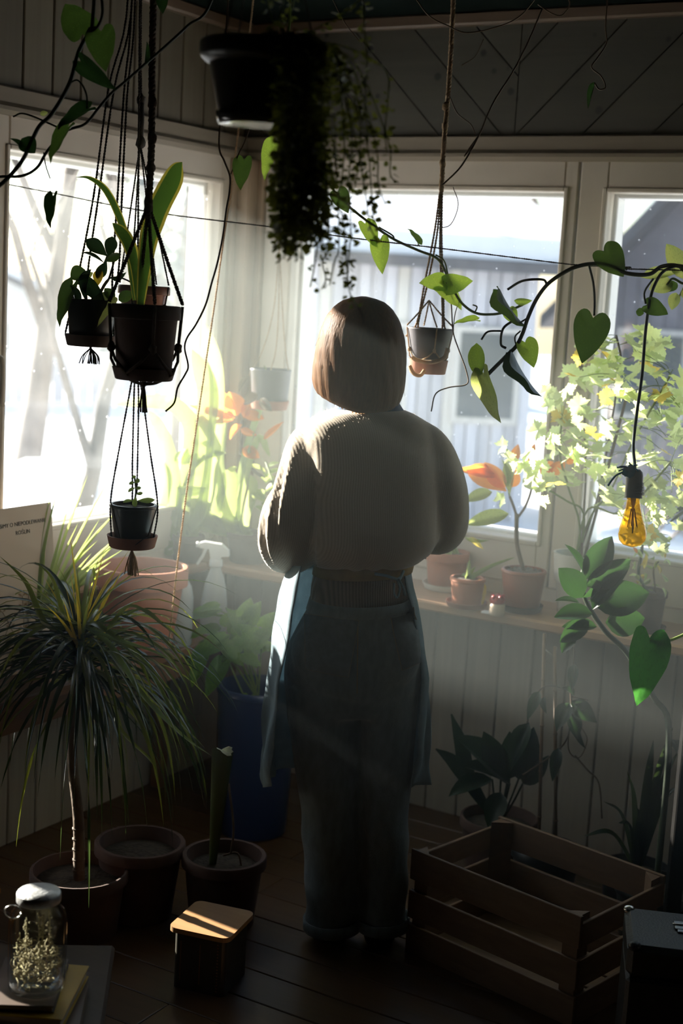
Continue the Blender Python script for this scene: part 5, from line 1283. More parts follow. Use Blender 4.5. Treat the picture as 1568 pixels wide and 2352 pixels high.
# leaves: sprays spread through the plant, denser up and to the right
def inside(x, y):
    return (((x - 1440) / 150) ** 2 + ((y - 960) / 215) ** 2 < 1) or (1255 < x < 1345 and 870 < y < 1120) or (((x - 1500) / 90) ** 2 + ((y - 1120) / 150) ** 2 < 1)
n = 0
while n < 215:
    x, y = g.uniform(1250, 1600), g.uniform(740, 1275)
    if not inside(x, y): continue
    yy = g.uniform(-.46, -.05) if g.random() < .75 else g.uniform(-.3, -.12); p = G(x, y, yy); near = min(tips, key=lambda q: (q - p).length)
    s = g.uniform(.042, .074); dr = (p - near); dr = dr.normalized() if dr.length > 1e-4 else UPN
    nrm = (Vector((g.uniform(-.6, .6), g.uniform(-.9, .3), 1.0))).normalized() if g.random() < .6 else (TOCAM + Vector((g.uniform(-.5, .5), g.uniform(-.5, .5), g.uniform(-.2, .8))))
    ax = (dr + Vector((g.uniform(-.5, .5), g.uniform(-.5, .5), g.uniform(-.3, .3)))).normalized(); b = p - ax * s * .5
    lf = leaf(t, 'lobed', b, p + ax * s * .5, s * 1.05, M_PELY if g.random() < .07 else M_PELA, nrm)
    if n % 2 == 0 and (b - near).length < .16: obj('petiole', tube(spl([near, near.lerp(b, .5) + UPN * .008, b], 3), .001, 4), M_STEML, t)
    n += 1
for x, y, s in ((1155, 1022, 44), (1225, 1098, 50), (1245, 1070, 44), (1238, 985, 52), (1215, 1045, 50), (1205, 1075, 46), (1150, 1145, 40), (1185, 1065, 34), (1240, 1120, 40), (1270, 1010, 40), (1262, 930, 40), (1255, 895, 34), (1248, 1150, 34), (1170, 1050, 36)):
    p = G(x, y, -.36); sz_ = mm(s, dep(p)); ax = Vector((rnd.uniform(-.7, .7), rnd.uniform(-.3, .3), rnd.uniform(-.2, 1))).normalized()
    leaf(t, 'lobed', p - ax * sz_ / 2, p + ax * sz_ / 2, sz_, M_PELA, TOCAM + Vector((rnd.uniform(-.4, .4), 0, rnd.uniform(0, .6))))
# dark red pot at the right with a thin plant
c = sillp(1482, 1448); dF = dep(c)
t = thing('potted_plant', 'dark brown pot with a thin upright plant at the right end of the sill', 'potted plant', c)
saucer(t, c, mm(46, dF), .016, M_TERRAD); pc = c + UPN * .005
pot_parts(t, pc, mm(43, dF), mm(33, dF), mm(92, dF), M_TERRAD, .005, .02, soil=.9)
top = pc + UPN * mm(84, dF); A = lambda x, y, dd=0: P(x, y, dF + dd)
stalk(t, [top, A(1466, 1320), A(1474, 1260), A(1470, 1200)], .0045, M_STEMD); stalk(t, [top + RT * .02, A(1500, 1310), A(1512, 1290)], .003, M_STEMB)
g = random.Random(12)
for k in range(34):
    x, y = g.uniform(1430, 1535), g.uniform(1240, 1365); b = A(x, y, g.uniform(-.05, .05)); e = Vector((g.uniform(-1, 1), g.uniform(-1, 1), g.uniform(-.9, .6))).normalized()
    leaf(t, 'lance', b, b + e * g.uniform(.02, .045), g.uniform(.007, .014), [M_PELA, M_LITE, M_PELY, M_ORNG][g.choice([0, 0, 0, 1, 1, 2, 3])], TOCAM + Vector((g.uniform(-1, 1), g.uniform(-1, 1), .5)))
for tp in ((1560, 1180), (1540, 1230), (1420, 1230), (1525, 1275)):
    obj('leaf', strap(spl([A(1472, 1250), A((1472 + tp[0]) / 2, (1250 + tp[1]) / 2 - 12), A(*tp)], 6), .009, UPN + TOCAM * .4, None, .4), M_STRAP, t)
# spiky dracaena reaching in from the right edge
b = onZ(1625, 1445, ZS); dG = dep(b)
t = thing('potted_dracaena', 'spiky dark dracaena in a brown pot at the far right of the sill', 'potted plant', b)
pot_parts(t, b, .06, .045, .11, M_TERRAD, .006, .02)
stalk(t, [b + UPN * .1, P(1630, 1300, dG), P(1625, 1180, dG)], .008, M_STEMB)
for tp, w in (((1520, 1058), 20), ((1535, 1160), 20), ((1528, 1190), 18), ((1540, 1090), 18), ((1550, 1220), 16), ((1600, 1040), 18), ((1680, 1080), 18), ((1700, 1180), 18), ((1530, 1206), 12), ((1640, 1020), 18)):
    obj('leaf', strap(spl([P(1625, 1170, dG), P((1625 + tp[0]) / 2, (1170 + tp[1]) / 2 - 14, dG - .02), P(*tp, dG - .05)], 6), mm(w, dG), UPN + TOCAM * .5, None, .4), M_SPIKED, t)
# ============================================================ RIGHT SIDE, BELOW THE SILL
# dark rubber plant climbing past the sill, rooted in a floor pot at the right
d = 3.72; b = onZ(1600, 1990, 0)
b = P(1520, 1900, d); b.z = 0
t = thing('rubber_plant', 'dark leaning rubber plant with thick oval leaves before the white pot', 'plant', b)
pot_parts(t, b, .11, .085, .17, M_PLASB, .008, .02)
obj('stem', tube(spl([b + UPN * .14, P(1536, 1690, d), P(1500, 1600, d), P(1440, 1500, d), P(1390, 1450, d), P(1350, 1390, d), P(1335, 1340, d), P(1340, 1300, d)], 6), lambda q: .009 - .004 * q, 8), M_STEMD, t)
for bb, tp, w, rl in (((1345, 1330), (1405, 1232), 62, 0), ((1340, 1320), (1296, 1250), 26, 40), ((1338, 1372), (1282, 1305), 64, 10), ((1345, 1345), (1448, 1285), 60, 20), ((1360, 1400), (1446, 1300), 50, -30), ((1330, 1385), (1274, 1380), 22, 50), ((1360, 1410), (1272, 1418), 50, 30), ((1352, 1425), (1285, 1475), 44, 0), ((1370, 1440), (1290, 1440), 34, 20), ((1380, 1300), (1398, 1238), 40, 60), ((1365, 1390), (1490, 1362), 84, 0), ((1390, 1430), (1480, 1420), 70, 20), ((1338, 1372), (1370, 1330), 30, 60), ((1322, 1450), (1290, 1500), 34, 20), ((1350, 1380), (1390, 1330), 30, 70)):
    leafpx(t, 'oval', bb, tp, w, d - .03, M_DARK, rl)
# heart-leaved philodendron on a dark post
d = 3.45; b = P(1590, 1900, d); b = Vector((b.x, b.y, 0))
M_POSTD = mat('dark_post', (.005, .0046, .004), .9, (.0035, .0032, .003), 30, spec=.05)
p0 = onZ(1545, 2240, 0)
ps = P(1590, 1600, 3.5); 
t = thing('plant_shelf', 'dark wooden plant rack at the right edge of the sill', 'shelf', (ps.x, ps.y, 0))
hz0 = P(1555, 1388, 3.5).z
for dx, dy in ((0, 0), (.45, 0), (.10, .24), (.45, .24)):
    a = Vector((ps.x, ps.y, 0)) + RT * dx - Vector((0, 0, (RT * dx).z)) + PF * dy
    obj('post', xf(bbox_b(-.018, .018, -.018, .018, 0, hz0, .003), Matrix.Translation(a) @ Matrix.Rotation(PYAW, 4, 'Z')), M_POSTD, t, False)
for z in (.12, hz0 * .55): obj('board', xf(bbox_b(.02, .46, 0, .25, z, z + .018, .003), Matrix.Translation(Vector((ps.x, ps.y, 0))) @ Matrix.Rotation(PYAW, 4, 'Z')), M_POSTD, t, False)
d = 3.35
fz = Vector((ps.x, ps.y, 0)) + PR * .22 + PF * .13; fz.z = hz0 * .55 + .0185
t = thing('philodendron_pot', 'potted philodendron reaching one big heart-shaped leaf out from the rack', 'potted plant', fz)
pot_parts(t, fz, .075, .06, .13, M_TERRAD, .007, .02)
obj('stem', tube(spl([fz + UPN * .11, P(1640, 1430, d + .02), P(1600, 1442, d), P(1560, 1462, d), P(1525, 1474, d), P(1492, 1470, d)], 6), .0035, 6), M_STEML, t)
leafpx(t, 'heart', (1492, 1462), (1462, 1622), 96, d, leafmat('heart_leaf', (.018, .065, .02), (.05, .20, .03), None, 14, .3, .45), -5)
leafpx(t, 'heart', (1640, 1430), (1690, 1350), 80, d, M_DARK, 0)
# floor plants under the sill
c = onZ(1180, 1885, 0); c = Vector((onY(1160, 1700, -.34).x, -.34, 0)); dd = dep(c)
t = thing('floor_plant', 'leafy floor plant with broad dull leaves in a dark pot under the sill', 'potted plant', c)
pot_parts(t, c, .115, .09, .17, M_TERRAD, .008, .03)
A = lambda x, y, q=0: P(x, y, dd - .1 + q)
for bb, tp, w, rl, m_ in (((1170, 1800), (1045, 1690), 70, 10, M_DARK), ((1165, 1800), (1060, 1760), 60, 30, M_DARK), ((1150, 1820), (1120, 1900), 50, 0, M_DARK), ((1190, 1790), (1225, 1670), 60, 10, M_DARK), ((1150, 1780), (1110, 1680), 60, -20, M_DARK), ((1200, 1800), (1260, 1735), 40, 30, M_DARK), ((1130, 1790), (1030, 1830), 50, 20, M_DARK), ((1165, 1790), (1170, 1680), 60, 0, M_DARK)):
    leaf(t, 'oval', A(*bb), A(*tp, -.05), mm(w, dd), m_, TOCAM + UPN * .8, roll=rl)
    obj('petiole', tube(spl([c + UPN * .14, c.lerp(A(*bb), .6) + UPN * .05, A(*bb)], 4), .003, 5), M_STEMD, t)
for tp in ((1036, 1640), (1000, 1720)):
    obj('leaf', strap(spl([c + UPN * .14, A(1080, 1800), A((1080 + tp[0]) / 2, (1800 + tp[1]) / 2 - 10), A(*tp)], 5), mm(34, dd), TOCAM + UPN * .4, lambda q: math.sin(PI * min(.98, max(.05, q))) + .05, .3), M_DARK, t)
c = Vector((onY(1275, 1700, -.42).x, -.42, 0)); dd = dep(c)
t = thing('staked_plant', 'drooping hoya tied to two bamboo canes under the sill', 'potted plant', c)
pot_parts(t, c, .10, .08, .15, M_PLASB, .008, .03)
M_CANE = mat('bamboo', (.20, .12, .06), .6, (.15, .09, .045), 30, (1, 1, .2))
A = lambda x, y, q=0: P(x, y, dd - .04 + q)
b1 = c + UPN * .1
for tx, ty, bx in ((1250, 1455, -.02), (1274, 1485, .03)):
    pts = [b1 + PR * bx, A(tx, ty)]
    obj('cane', join(tube(pts, .0052, 8), *[tube([pts[0].lerp(pts[1], q - .004), pts[0].lerp(pts[1], q + .004)], .0064, 8) for q in (.2, .4, .6, .8)]), M_CANE, t)
obj('tie', tube([A(1250, 1490), A(1274, 1512)], .0012, 4), M_BEAD, t)
for L, r in (([(1320, 1440), (1318, 1490), (1315, 1560), (1310, 1590), (1312, 1640), (1300, 1700), (1260, 1740), (1200, 1780)], .0024), ([(1300, 1585), (1270, 1575), (1245, 1580), (1225, 1610), (1210, 1660)], .0018), ([(1310, 1640), (1305, 1720), (1330, 1740), (1348, 1700), (1335, 1670)], .0016), ([(1320, 1735), (1350, 1770), (1375, 1800), (1382, 1880)], .0024), ([(1312, 1600), (1340, 1606), (1350, 1608)], .0014)):
    obj('stem', tube(spl([A(*q) for q in L], 5), r, 5), M_STEMB, t)
for bb, tp, w, rl in (((1238, 1588), (1210, 1655), 26, 10), ((1215, 1660), (1172, 1770), 44, 20), ((1312, 1610), (1370, 1660), 42, 10), ((1308, 1615), (1278, 1680), 40, 20), ((1318, 1600), (1290, 1580), 26, 40), ((1312, 1640), (1325, 1700), 34, 0), ((1318, 1525), (1312, 1590), 24, 10), ((1282, 1718), (1268, 1795), 28, 10), ((1330, 1670), (1345, 1720), 18, 50), ((1320, 1620), (1350, 1615), 24, 30), ((1250, 1600), (1255, 1640), 18, 40)):
    leaf(t, 'lance', A(*bb), A(*tp, -.02), mm(w, dd), M_DARK, TOCAM + UPN * .3, roll=rl)
c = Vector((onY(1480, 1800, -.40).x, -.40, 0)); dd = dep(c)
t = thing('floor_plant', 'spiky dark plant on the floor right of the bamboo canes', 'potted plant', c)
pot_parts(t, c, .10, .08, .15, M_PLASB, .008, .03)
for tp, w in (((1500, 1700), 22), ((1440, 1772), 16), ((1545, 1670), 18), ((1560, 1800), 18), ((1385, 1840), 16), ((1420, 1890), 18), ((1560, 1720), 16), ((1460, 1850), 18), ((1340, 1920), 18)):
    q = P(*tp, dd - .1); obj('leaf', strap(spl([c + UPN * .13, (c + UPN * .13).lerp(q, .5) + UPN * .06, q], 8), mm(w, dd), UPN + TOCAM * .5, None, .35), M_SPIKED, t)
# wooden slatted crate
M_CRATE = woodmat('crate_wood', (.17, .105, .06), (.13, .078, .044), .6, 0, scale=16); M_CRATES = woodmat('crate_wood_side', (.17, .105, .06), (.13, .078, .044), .6, 1, scale=16)
zc = .275
K = [onZ(922, 1948, zc), onZ(1310, 2105, zc), onZ(1505, 2002, zc), onZ(1140, 1876, zc)]
ux = (K[1] - K[0]); ux.z = 0; LX = ux.length; ux.normalize(); uy = Vector((-ux.y, ux.x, 0)); LY = (K[3] - K[0]).dot(uy)
o0 = Vector((K[0].x, K[0].y, 0)) + PR * .025; LY = max(.33, LY)
CM = Matrix((ux, uy, UPN)).transposed().to_4x4(); CM.translation = o0
t = thing('wooden_crate', 'open slatted wooden fruit crate on the floor behind the person', 'crate', o0 + ux * LX / 2 + uy * LY / 2)
CB = lambda *a: xf(bbox_b(*a, .0015), CM)
def tri(x, y, sx, sy): s = .042; return xf(prism([(x, y), (x + sx * s, y), (x, y + sy * s)], .012, zc - .004, 'z'), CM)
e = .010
for x, y, sx, sy in ((e, e, 1, 1), (LX - e, e, -1, 1), (e, LY - e, 1, -1), (LX - e, LY - e, -1, -1)): obj('corner_block', tri(x, y, sx, sy), M_CRATE, t, False)
for z0, z1 in ((.0, .075), (.092, .165), (.195, zc)):
    for y0 in (0, LY - e): obj('slat', CB(0, LX, y0, y0 + e, z0, z1), M_CRATE, t, False)
for z0, z1 in ((.0, .075), (.092, .165), (.195, zc - .02)):
    for x0 in (0, LX - e): obj('slat', CB(x0, x0 + e, e + .0005, LY - e - .0005, z0, z1), M_CRATES, t, False)
nb = 4; wdt = (LY - 2 * e - .006) / nb
for k in range(nb): obj('slat', CB(e + .001, LX - e - .001, e + .003 + k * wdt, e + .003 + (k + 1) * wdt - .012, .001, .009), M_CRATE, t, False)
# black case with metal latches at the right edge
c = P(1570, 2090, 3.0); zt = .36
q = [onZ(1432, 2085, zt), onZ(1568, 2030, zt)]
cx_ = onZ(1436, 2080, zt)
M_CASE = mat('black_case', (.012, .014, .014), .45, (.008, .009, .009), 60, bump=.2, bscale=200); M_CHR = mat('chrome', (.6, .6, .58), .25, metal=1)
CM2 = Matrix.Translation(Vector((cx_.x, cx_.y, 0))) @ Matrix.Rotation(PYAW - .15, 4, 'Z')
t = thing('black_case', 'black hard case with metal latches beside the crate', 'case', Vector((cx_.x, cx_.y, 0)))
bdy = obj('body', xf(bbox_b(0, .42, -.20, .0, .0, zt * .8, .008), CM2), M_CASE, t, False)
ld = obj('lid', xf(bbox_b(-.002, .422, -.202, .002, zt * .805, zt, .012), CM2), M_CASE, t, False)
for xx in (.10, .30):
    lt = obj('latch', xf(join(bbox_b(xx, xx + .035, -.10, -.06, zt, zt + .005, .001), bbox_b(xx + .005, xx + .03, -.112, -.10, zt, zt + .004, .001)), CM2), M_CHR, t, False)
    obj('latch_pin', xf(tube([(xx - .004, -.08, zt + .006), (xx + .04, -.08, zt + .006)], .0022, 8), CM2), M_CHR, lt)
for xx, yy in ((.008, -.010), (.012, -.19)): obj('corner_cap', xf(blob((xx, yy, zt - .004), (.014, .014, .010), 10, 6), CM2), M_CHR if yy > -.05 else M_CASE, t)
# ============================================================ LEFT SIDE AND CORNER
# low bench under the left window
ZB = .585
M_BENCH = woodmat('bench_wood', (.20, .105, .055), (.15, .075, .04), .5, 1)
t = thing('bench', 'low brown wooden bench under the left window', 'bench', (.19, -.95, 0))
for k in range(3): obj('seat_board', bbox_b(.012 + k * .112, .012 + (k + 1) * .112 - .004, -1.66, -.32, ZB - .03, ZB, .004), M_BENCH, t, False)
for yy in (-1.60, -.40):
    for xx in (.04, .30): obj('leg', bbox_b(xx - .02, xx + .02, yy - .02, yy + .02, 0, ZB - .031, .003), M_BENCH, t, False)
obj('apron_rail', bbox_b(.30, .32, -1.58, -.42, ZB - .10, ZB - .031, .003), M_BENCH, t, False)
ZB += .0005
bz = lambda px, py: onZ(px, py, ZB)
# big terracotta pot
c = bz(318, 1492); dP = dep(c)
t = thing('terracotta_pot', 'big empty terracotta pot on the bench by the left window', 'pot', c)
saucer(t, c, mm(88, dP), .024, M_SAUC); pc = c + UPN * .007
pot_parts(t, pc, mm(107, dP), mm(74, dP), mm(192, dP), M_TERRA, .010, .055, .009, soil=.55)
obj('stub', tube(spl([pc + UPN * .12 + PR * .02, pc + UPN * .19 + PR * .035, pc + UPN * .225 + PR * .07], 5), .007, 8), M_STEMB, t)
# sign card
M_CARD = mat('card', (.50, .42, .34), .8, (.46, .38, .30), 6); M_INK = mat('ink', (.03, .028, .025), .9); M_INKB = mat('brown_print', (.22, .14, .07), .9)
top_r = onX(118, 1153, .135); top_l = onX(-62, 1182, .135)
ur = (top_r - top_l); ur.z = 0; wS = ur.length; ur.normalize(); nS = Vector((ur.y, -ur.x, 0))          # faces the room
if nS.dot(CAM - top_r) < 0: nS = -nS
lean = .10; zt_ = top_r.z; hS = (zt_ - ZB) / math.cos(lean); upS = (UPN * math.cos(lean) - nS * math.sin(lean)).normalized(); fS = ur.cross(upS)
if fS.dot(nS) < 0: fS = -fS
o_ = Vector((top_l.x, top_l.y, ZB)) + nS * math.sin(lean) * hS
SM = Matrix((ur, upS, fS)).transposed().to_4x4(); SM.translation = o_
t = thing('sign_card', 'beige printed card asking not to water the plants, leaning by the left window', 'sign', o_)
obj('card', xf(bbox_b(0, wS, 0, hS, -.004, 0, .001), SM), M_CARD, t, False)
def text(body, x, y, size, m_, par):
    cu = bpy.data.curves.new('txt', 'FONT'); cu.body = body; cu.size = size; cu.align_x = 'CENTER'; cu.extrude = .0002
    o = bpy.data.objects.new('txt', cu); COL.objects.link(o); dg = bpy.context.evaluated_depsgraph_get(); me = bpy.data.meshes.new_from_object(o.evaluated_get(dg))
    bpy.data.objects.remove(o); q = bpy.data.objects.new('lettering', me); me.materials.clear(); me.materials.append(m_); COL.objects.link(q); q.parent = par
    q.matrix_local = Matrix.Translation(-off(par)) @ SM @ Matrix.Translation((x, y, .0008)); return q
text('PROSIMY O NIEPODLEWANIE', wS * .56, hS - .052, .0158, M_INK, t); text('ROŚLIN', wS * .60, hS - .076, .0158, M_INK, t)
g = random.Random(2); dr = []
for k in range(7):
    x0 = wS * .58; pts = [(x0 + g.uniform(-.005, .005), .06, .001)]
    a = g.uniform(-.7, .7)
    for i in range(5): pts.append((pts[-1][0] + math.sin(a) * .028 + g.uniform(-.006, .006), pts[-1][1] + math.cos(a) * .03, .001))
    dr.append(tube(spl(pts, 3), .0009, 4))
    for p in pts[2:]:
        for s in (-1, 1):
            v = [(p[0], p[1], .001), (p[0] + s * .008, p[1] + .008, .001), (p[0] + s * .018, p[1] + .010, .001), (p[0] + s * .009, p[1] + .001, .001)]; dr.append((v, [(0, 1, 2, 3)]))
dr = join(*dr); obj('plant_drawing', xf(([v for v in dr[0]], dr[1]), SM), M_INKB, t)
# dark board standing behind the card at the edge
q0 = P(20, 1480, 3.95); q0.z = ZB
# bottles
M_PLW = mat('milky_plastic', (.62, .66, .66), .35, trans=.45); M_TRIG = mat('white_trigger', (.72, .74, .74), .4, trans=.2)
def sprayer(px, py, label, hpx, wpx, dirx=-1):
    c = bz(px, py); d = dep(c); h = mm(hpx, d); r = mm(wpx / 2, d)
    t = thing('spray_bottle', label, 'spray bottle', c)
    o = obj('bottle', lathe([(r * .9, 0), (r, .006), (r, h * .32), (r * .92, h * .42), (r * .72, h * .58), (r * .5, h * .66), (r * .42, h * .70), (r * .42, h * .74), (.001, h * .74)], c, 28), M_PLW, t); autosmooth(o, 50)
    M = Matrix.Translation(c + UPN * h * .72) @ Matrix((PR * dirx, PF, UPN)).transposed().to_4x4()
    obj('collar', lathe([(r * .5, 0), (r * .52, .004), (r * .5, .022), (r * .3, .024)], c + UPN * h * .725, 20), M_TRIG, t)
    hd = [(-r * 1.0, h * .13), (-r * .95, h * .19), (-r * .4, h * .255), (r * .9, h * .275), (r * 1.25, h * .26), (r * 1.25, h * .205), (r * .55, h * .20), (r * .35, h * .06), (-r * .35, h * .06), (-r * .4, h * .12)]
    obj('spray_head', xf(prism(hd, -r * .36, r * .36), M), M_TRIG, t, False)
    tg = [(r * .65, h * .20), (r * .9, h * .2), (r * 1.15, h * .12), (r * 1.5, h * .03), (r * 1.35, h * .015), (r * .95, h * .10)]
    obj('trigger', xf(prism(tg, -r * .22, r * .22), M), M_TRIG, t, False)
    obj('nozzle', xf(lathe([(r * .2, 0), (r * .24, .004), (r * .22, .012)], (0, 0, 0), 14), M @ Matrix.Translation((r * 1.25, 0, h * .235)) @ Matrix.Rotation(PI / 2, 4, 'Y')), M_TRIG, t)
sprayer(489, 1452, 'translucent white spray bottle with trigger on the bench near the corner', 212, 60)
c = bz(414, 1480); d = dep(c); h = mm(185, d); r = mm(26, d)
t = thing('plastic_bottle', 'pale plastic bottle standing behind the big terracotta pot', 'bottle', c)
autosmooth(obj('bottle', lathe([(r * .9, 0), (r, .006), (r, h * .6), (r * .8, h * .74), (r * .38, h * .84), (r * .36, h * .9), (.001, h * .9)], c, 28), M_PLW, t), 50)
obj('cap', lathe([(r * .42, h * .885), (r * .42, h), (.002, h)], c, 20), M_TRIG, t)

# ---- corner plants on the sill
zs = lambda px, py: onZ(px, py, SILL + .0005)
def straps(t, base, lst, d, m_, w, fold=.3, r0=.012):
    for L in lst:
        pts = [base + Vector((rnd.uniform(-r0, r0), rnd.uniform(-r0, r0), 0))] + [P(x, y, d + (q[0] if q else 0)) for x, y, *q in L[0]]
        ww = mm(L[1], d); obj('leaf', strap(spl(pts, 6), ww, TOCAM + PR * rnd.uniform(-.5, .5) + UPN * .25, lambda q: min(1, .5 + q * 2) * (1 - max(0, (q - .8) / .2) ** 2) + .03, fold), L[2] if len(L) > 2 else m_, t)
c = zs(470, 1312); c = Vector((.16, -.50, SILL + .0005)); c = Vector((min(c.x, .10), c.y, c.z))
c = Vector((.062, onX(430, 1300, .062).y, SILL + .0005)); d = dep(c)
t = thing('amaryllis', 'amaryllis with long arching strap leaves on the left sill near the corner', 'potted plant', c)
pot_parts(t, c, .055, .045, .09, M_TERRAD, .005, .02)
straps(t, c + UPN * .08, [([(405, 1180), (398, 1080), (375, 1000), (340, 940)], 30), ([(420, 1180), (440, 1020), (430, 960), (380, 925), (262, 928)], 36, M_LITE), ([(455, 1150), (470, 1000), (478, 900), (440, 800)], 46, M_LITE), ([(470, 1150), (492, 1000), (495, 860), (470, 740)], 34), ([(380, 1250), (372, 1180), (385, 1100), (360, 1050)], 20), ([(400, 1230), (430, 1100), (470, 1050), (520, 1040)], 18), ([(385, 1270), (350, 1190), (318, 1150)], 14)], d - .02, M_STRAP, 30)
c = Vector((.20, -.17, SILL + .0005)); d = dep(c)
t = thing('amaryllis', 'stout amaryllis with folded-over thick leaves in the window corner', 'potted plant', c)
pot_parts(t, c, .075, .06, .10, M_TERRAD, .006, .02)
straps(t, c + UPN * .09, [([(470, 1190), (474, 1100), (480, 1015)], 42, M_LITE), ([(530, 1200), (528, 1110), (532, 1075)], 36, M_LITE), ([(455, 1190), (440, 1130)], 44, M_LITE), ([(500, 1190), (510, 1120), (505, 1050), (520, 960)], 24), ([(545, 1190), (560, 1060), (590, 960), (612, 905)], 18), ([(520, 1180), (490, 1060), (440, 960), (405, 940)], 26), ([(545, 1180), (590, 1010), (620, 1050)], 16), ([(560, 1200), (580, 1130), (576, 1090)], 22), ([(450, 1200), (420, 1150), (404, 1120)], 30)], d - .04, M_STRAP, 30)
for bb, tp, w in (((405, 1120), (478, 1122), 30), ((462, 1018), (492, 1014), 18), ((522, 1078), (545, 1072), 16), ((400, 1060), (432, 1030), 36), ((428, 1062), (456, 1042), 30)): leafpx(t, 'oval', bb, tp, w, d - .08, M_PALE, 50)
c = zs(572, 1318); c = Vector((.30, -.10, SILL + .0005)); d = dep(c)
t = thing('croton', 'croton with orange and rust leaves in a tall terracotta pot in the corner', 'potted plant', c)
pot_parts(t, c, mm(34, d), mm(26, d), mm(180, d), M_TERRA, .005, .03)
top = c + UPN * mm(165, d)
obj('stem', tube(spl([top, P(562, 1060, d), P(555, 965, d)], 6), .005, 6), M_STEMB, t)
for bb, tp, w, tt in (((540, 960), (432, 930), 20, 'lance'), ((535, 965), (448, 955), 52, 'oval'), ((545, 955), (526, 900), 52, 'oval'), ((560, 955), (606, 962), 30, 'oval'), ((556, 1030), (596, 1052), 30, 'oval'), ((535, 940), (490, 900), 30, 'oval'), ((556, 975), (528, 1010), 20, 'lance'), ((560, 960), (575, 915), 24, 'oval'), ((605, 1010), (652, 968), 14, 'lance'), ((552, 985), (590, 1000), 18, 'lance')): leafpx(t, tt, bb, tp, w, d - .05, M_ORNG, rnd.uniform(-20, 25))
c = Vector((.42, -.20, SILL + .0005)); d = dep(c)
t = thing('potted_plant', 'pale leafy cutting behind the elbow of the person', 'potted plant', c)
pot_parts(t, c, .045, .036, .07, M_TERRAD, .004, .014)
for k in range(14):
    x, y = 600 + rnd.uniform(-18, 30), 1060 + 8 * k + rnd.uniform(-4, 4); b = P(610, y + 14, d); leaf(t, 'oval', b, P(x + rnd.choice((-22, 22)), y, d + rnd.uniform(-.03, .03)), .028, rnd.choice((M_PALE, M_LITE, M_STRAP)), UPN + TOCAM * .5)
obj('stem', tube([c + UPN * .06, P(610, 1060, d)], .003, 6), M_STEML, t)

# ---- blue floor planter with a pothos
c = Vector((.50, -.52, 0)); d = dep(c)
t = thing('blue_planter', 'deep blue floor planter overflowing with variegated pothos', 'potted plant', c)
zr = onZ(540, 1556, .5); hB = P(545, 1556, d).z
pot_parts(t, c, .128, .105, hB, mat('blue_glaze', (.018, .03, .085), .3), .006, .02, .008)
top = c + UPN * hB * .9
for L, in (([(560, 1480), (530, 1420), (500, 1400)],), ([(600, 1490), (610, 1440), (575, 1400)],), ([(540, 1500), (480, 1470), (450, 1480)],), ([(560, 1500), (590, 1560), (575, 1620)],), ([(545, 1500), (540, 1450), (505, 1470)],), ([(520, 1500), (556, 1590), (566, 1600), (560, 1640)],)):
    obj('stem', tube(spl([top] + [P(x, y, d - .09) for x, y in L], 5), .0028, 6), M_STEML, t)
for bb, tp, w, rl in (((500, 1410), (402, 1430), 34, 30), ((500, 1395), (440, 1408), 30, 40), ((520, 1440), (560, 1398), 48, 0), ((555, 1450), (518, 1395), 34, 20), ((540, 1460), (612, 1450), 50, 10), ((520, 1475), (425, 1520), 46, 20), ((470, 1490), (440, 1580), 40, 10), ((510, 1520), (472, 1602), 44, 0), ((560, 1470), (628, 1480), 40, 20), ((545, 1500), (505, 1470), 44, 20), ((570, 1430), (600, 1380), 40, 0), ((560, 1420), (576, 1372), 44, 10), ((600, 1440), (632, 1405), 36, 10), ((530, 1490), (560, 1530), 36, 30), ((560, 1500), (600, 1530), 34, 20), ((500, 1450), (452, 1445), 36, 30), ((572, 1600), (562, 1652), 36, 0), ((470, 1450), (430, 1470), 30, 40), ((590, 1470), (636, 1440), 36, -10), ((480, 1480), (520, 1450), 36, 10)):
    leafpx(t, 'heart', bb, tp, w, d - .10 - rnd.random() * .05, M_POTH, rl)
g = random.Random(3)
for k in range(16):
    x, y = g.uniform(490, 640), g.uniform(1440, 1540); leafpx(t, 'heart', (x, y), (x + g.uniform(-46, 46), y + g.uniform(-20, 44)), g.uniform(26, 40), d + g.uniform(-.06, .06), g.choice((M_POTH, M_POTHD)), g.uniform(-30, 40))

# ---- large dracaena with arching leaves
d = 3.62; base = onZ(190, 2062, .0); base = Vector((P(185, 1900, d).x, P(185, 1900, d).y, 0)); 
t = thing('dracaena', 'large dracaena with a fountain of narrow arching leaves on a bare trunk', 'potted plant', base)
pot_parts(t, base, .125, .10, .17, M_TERRAD, .01, .03)
cr = P(188, 1435, d)
tk = [base + UPN * .14, P(180, 1880, d), P(166, 1740, d), P(172, 1600, d), cr - UPN * .02]
obj('trunk', join(tube(spl(tk, 6), lambda q: .0155 - .005 * q, 10), *[tube([tk[0].lerp(tk[1], i / 6), tk[0].lerp(tk[1], i / 6 + .02)], .0165, 10) for i in range(6)]), M_STEMB, t)
g = random.Random(31)
def fount(c0, n, Lr, elr, sag, w, ms, azr=(0, 2 * PI)):
    for k in range(n):
        az = g.uniform(*azr); el = math.radians(g.uniform(*elr)); L = g.uniform(*Lr); pts = droop(c0 - UPN * g.uniform(0, .13), az, el, L, g.uniform(*sag), 11)
        hz = Vector((math.cos(az), math.sin(az), 0)); nr = UPN * .9 + hz * -.3
        obj('leaf', strap(pts, g.uniform(*w), nr + Vector((g.uniform(-.4, .4), g.uniform(-.4, .4), 0)), lambda q: min(1, .6 + q * 2.5) * (1 - q ** 2.2) + .02, .45), g.choice(ms), t)
fount(cr, 105, (.30, .50), (-5, 58), (1.6, 3.2), (.009, .016), (M_SPIKE, M_SPIKE, M_SPIKED, M_SPIKED))
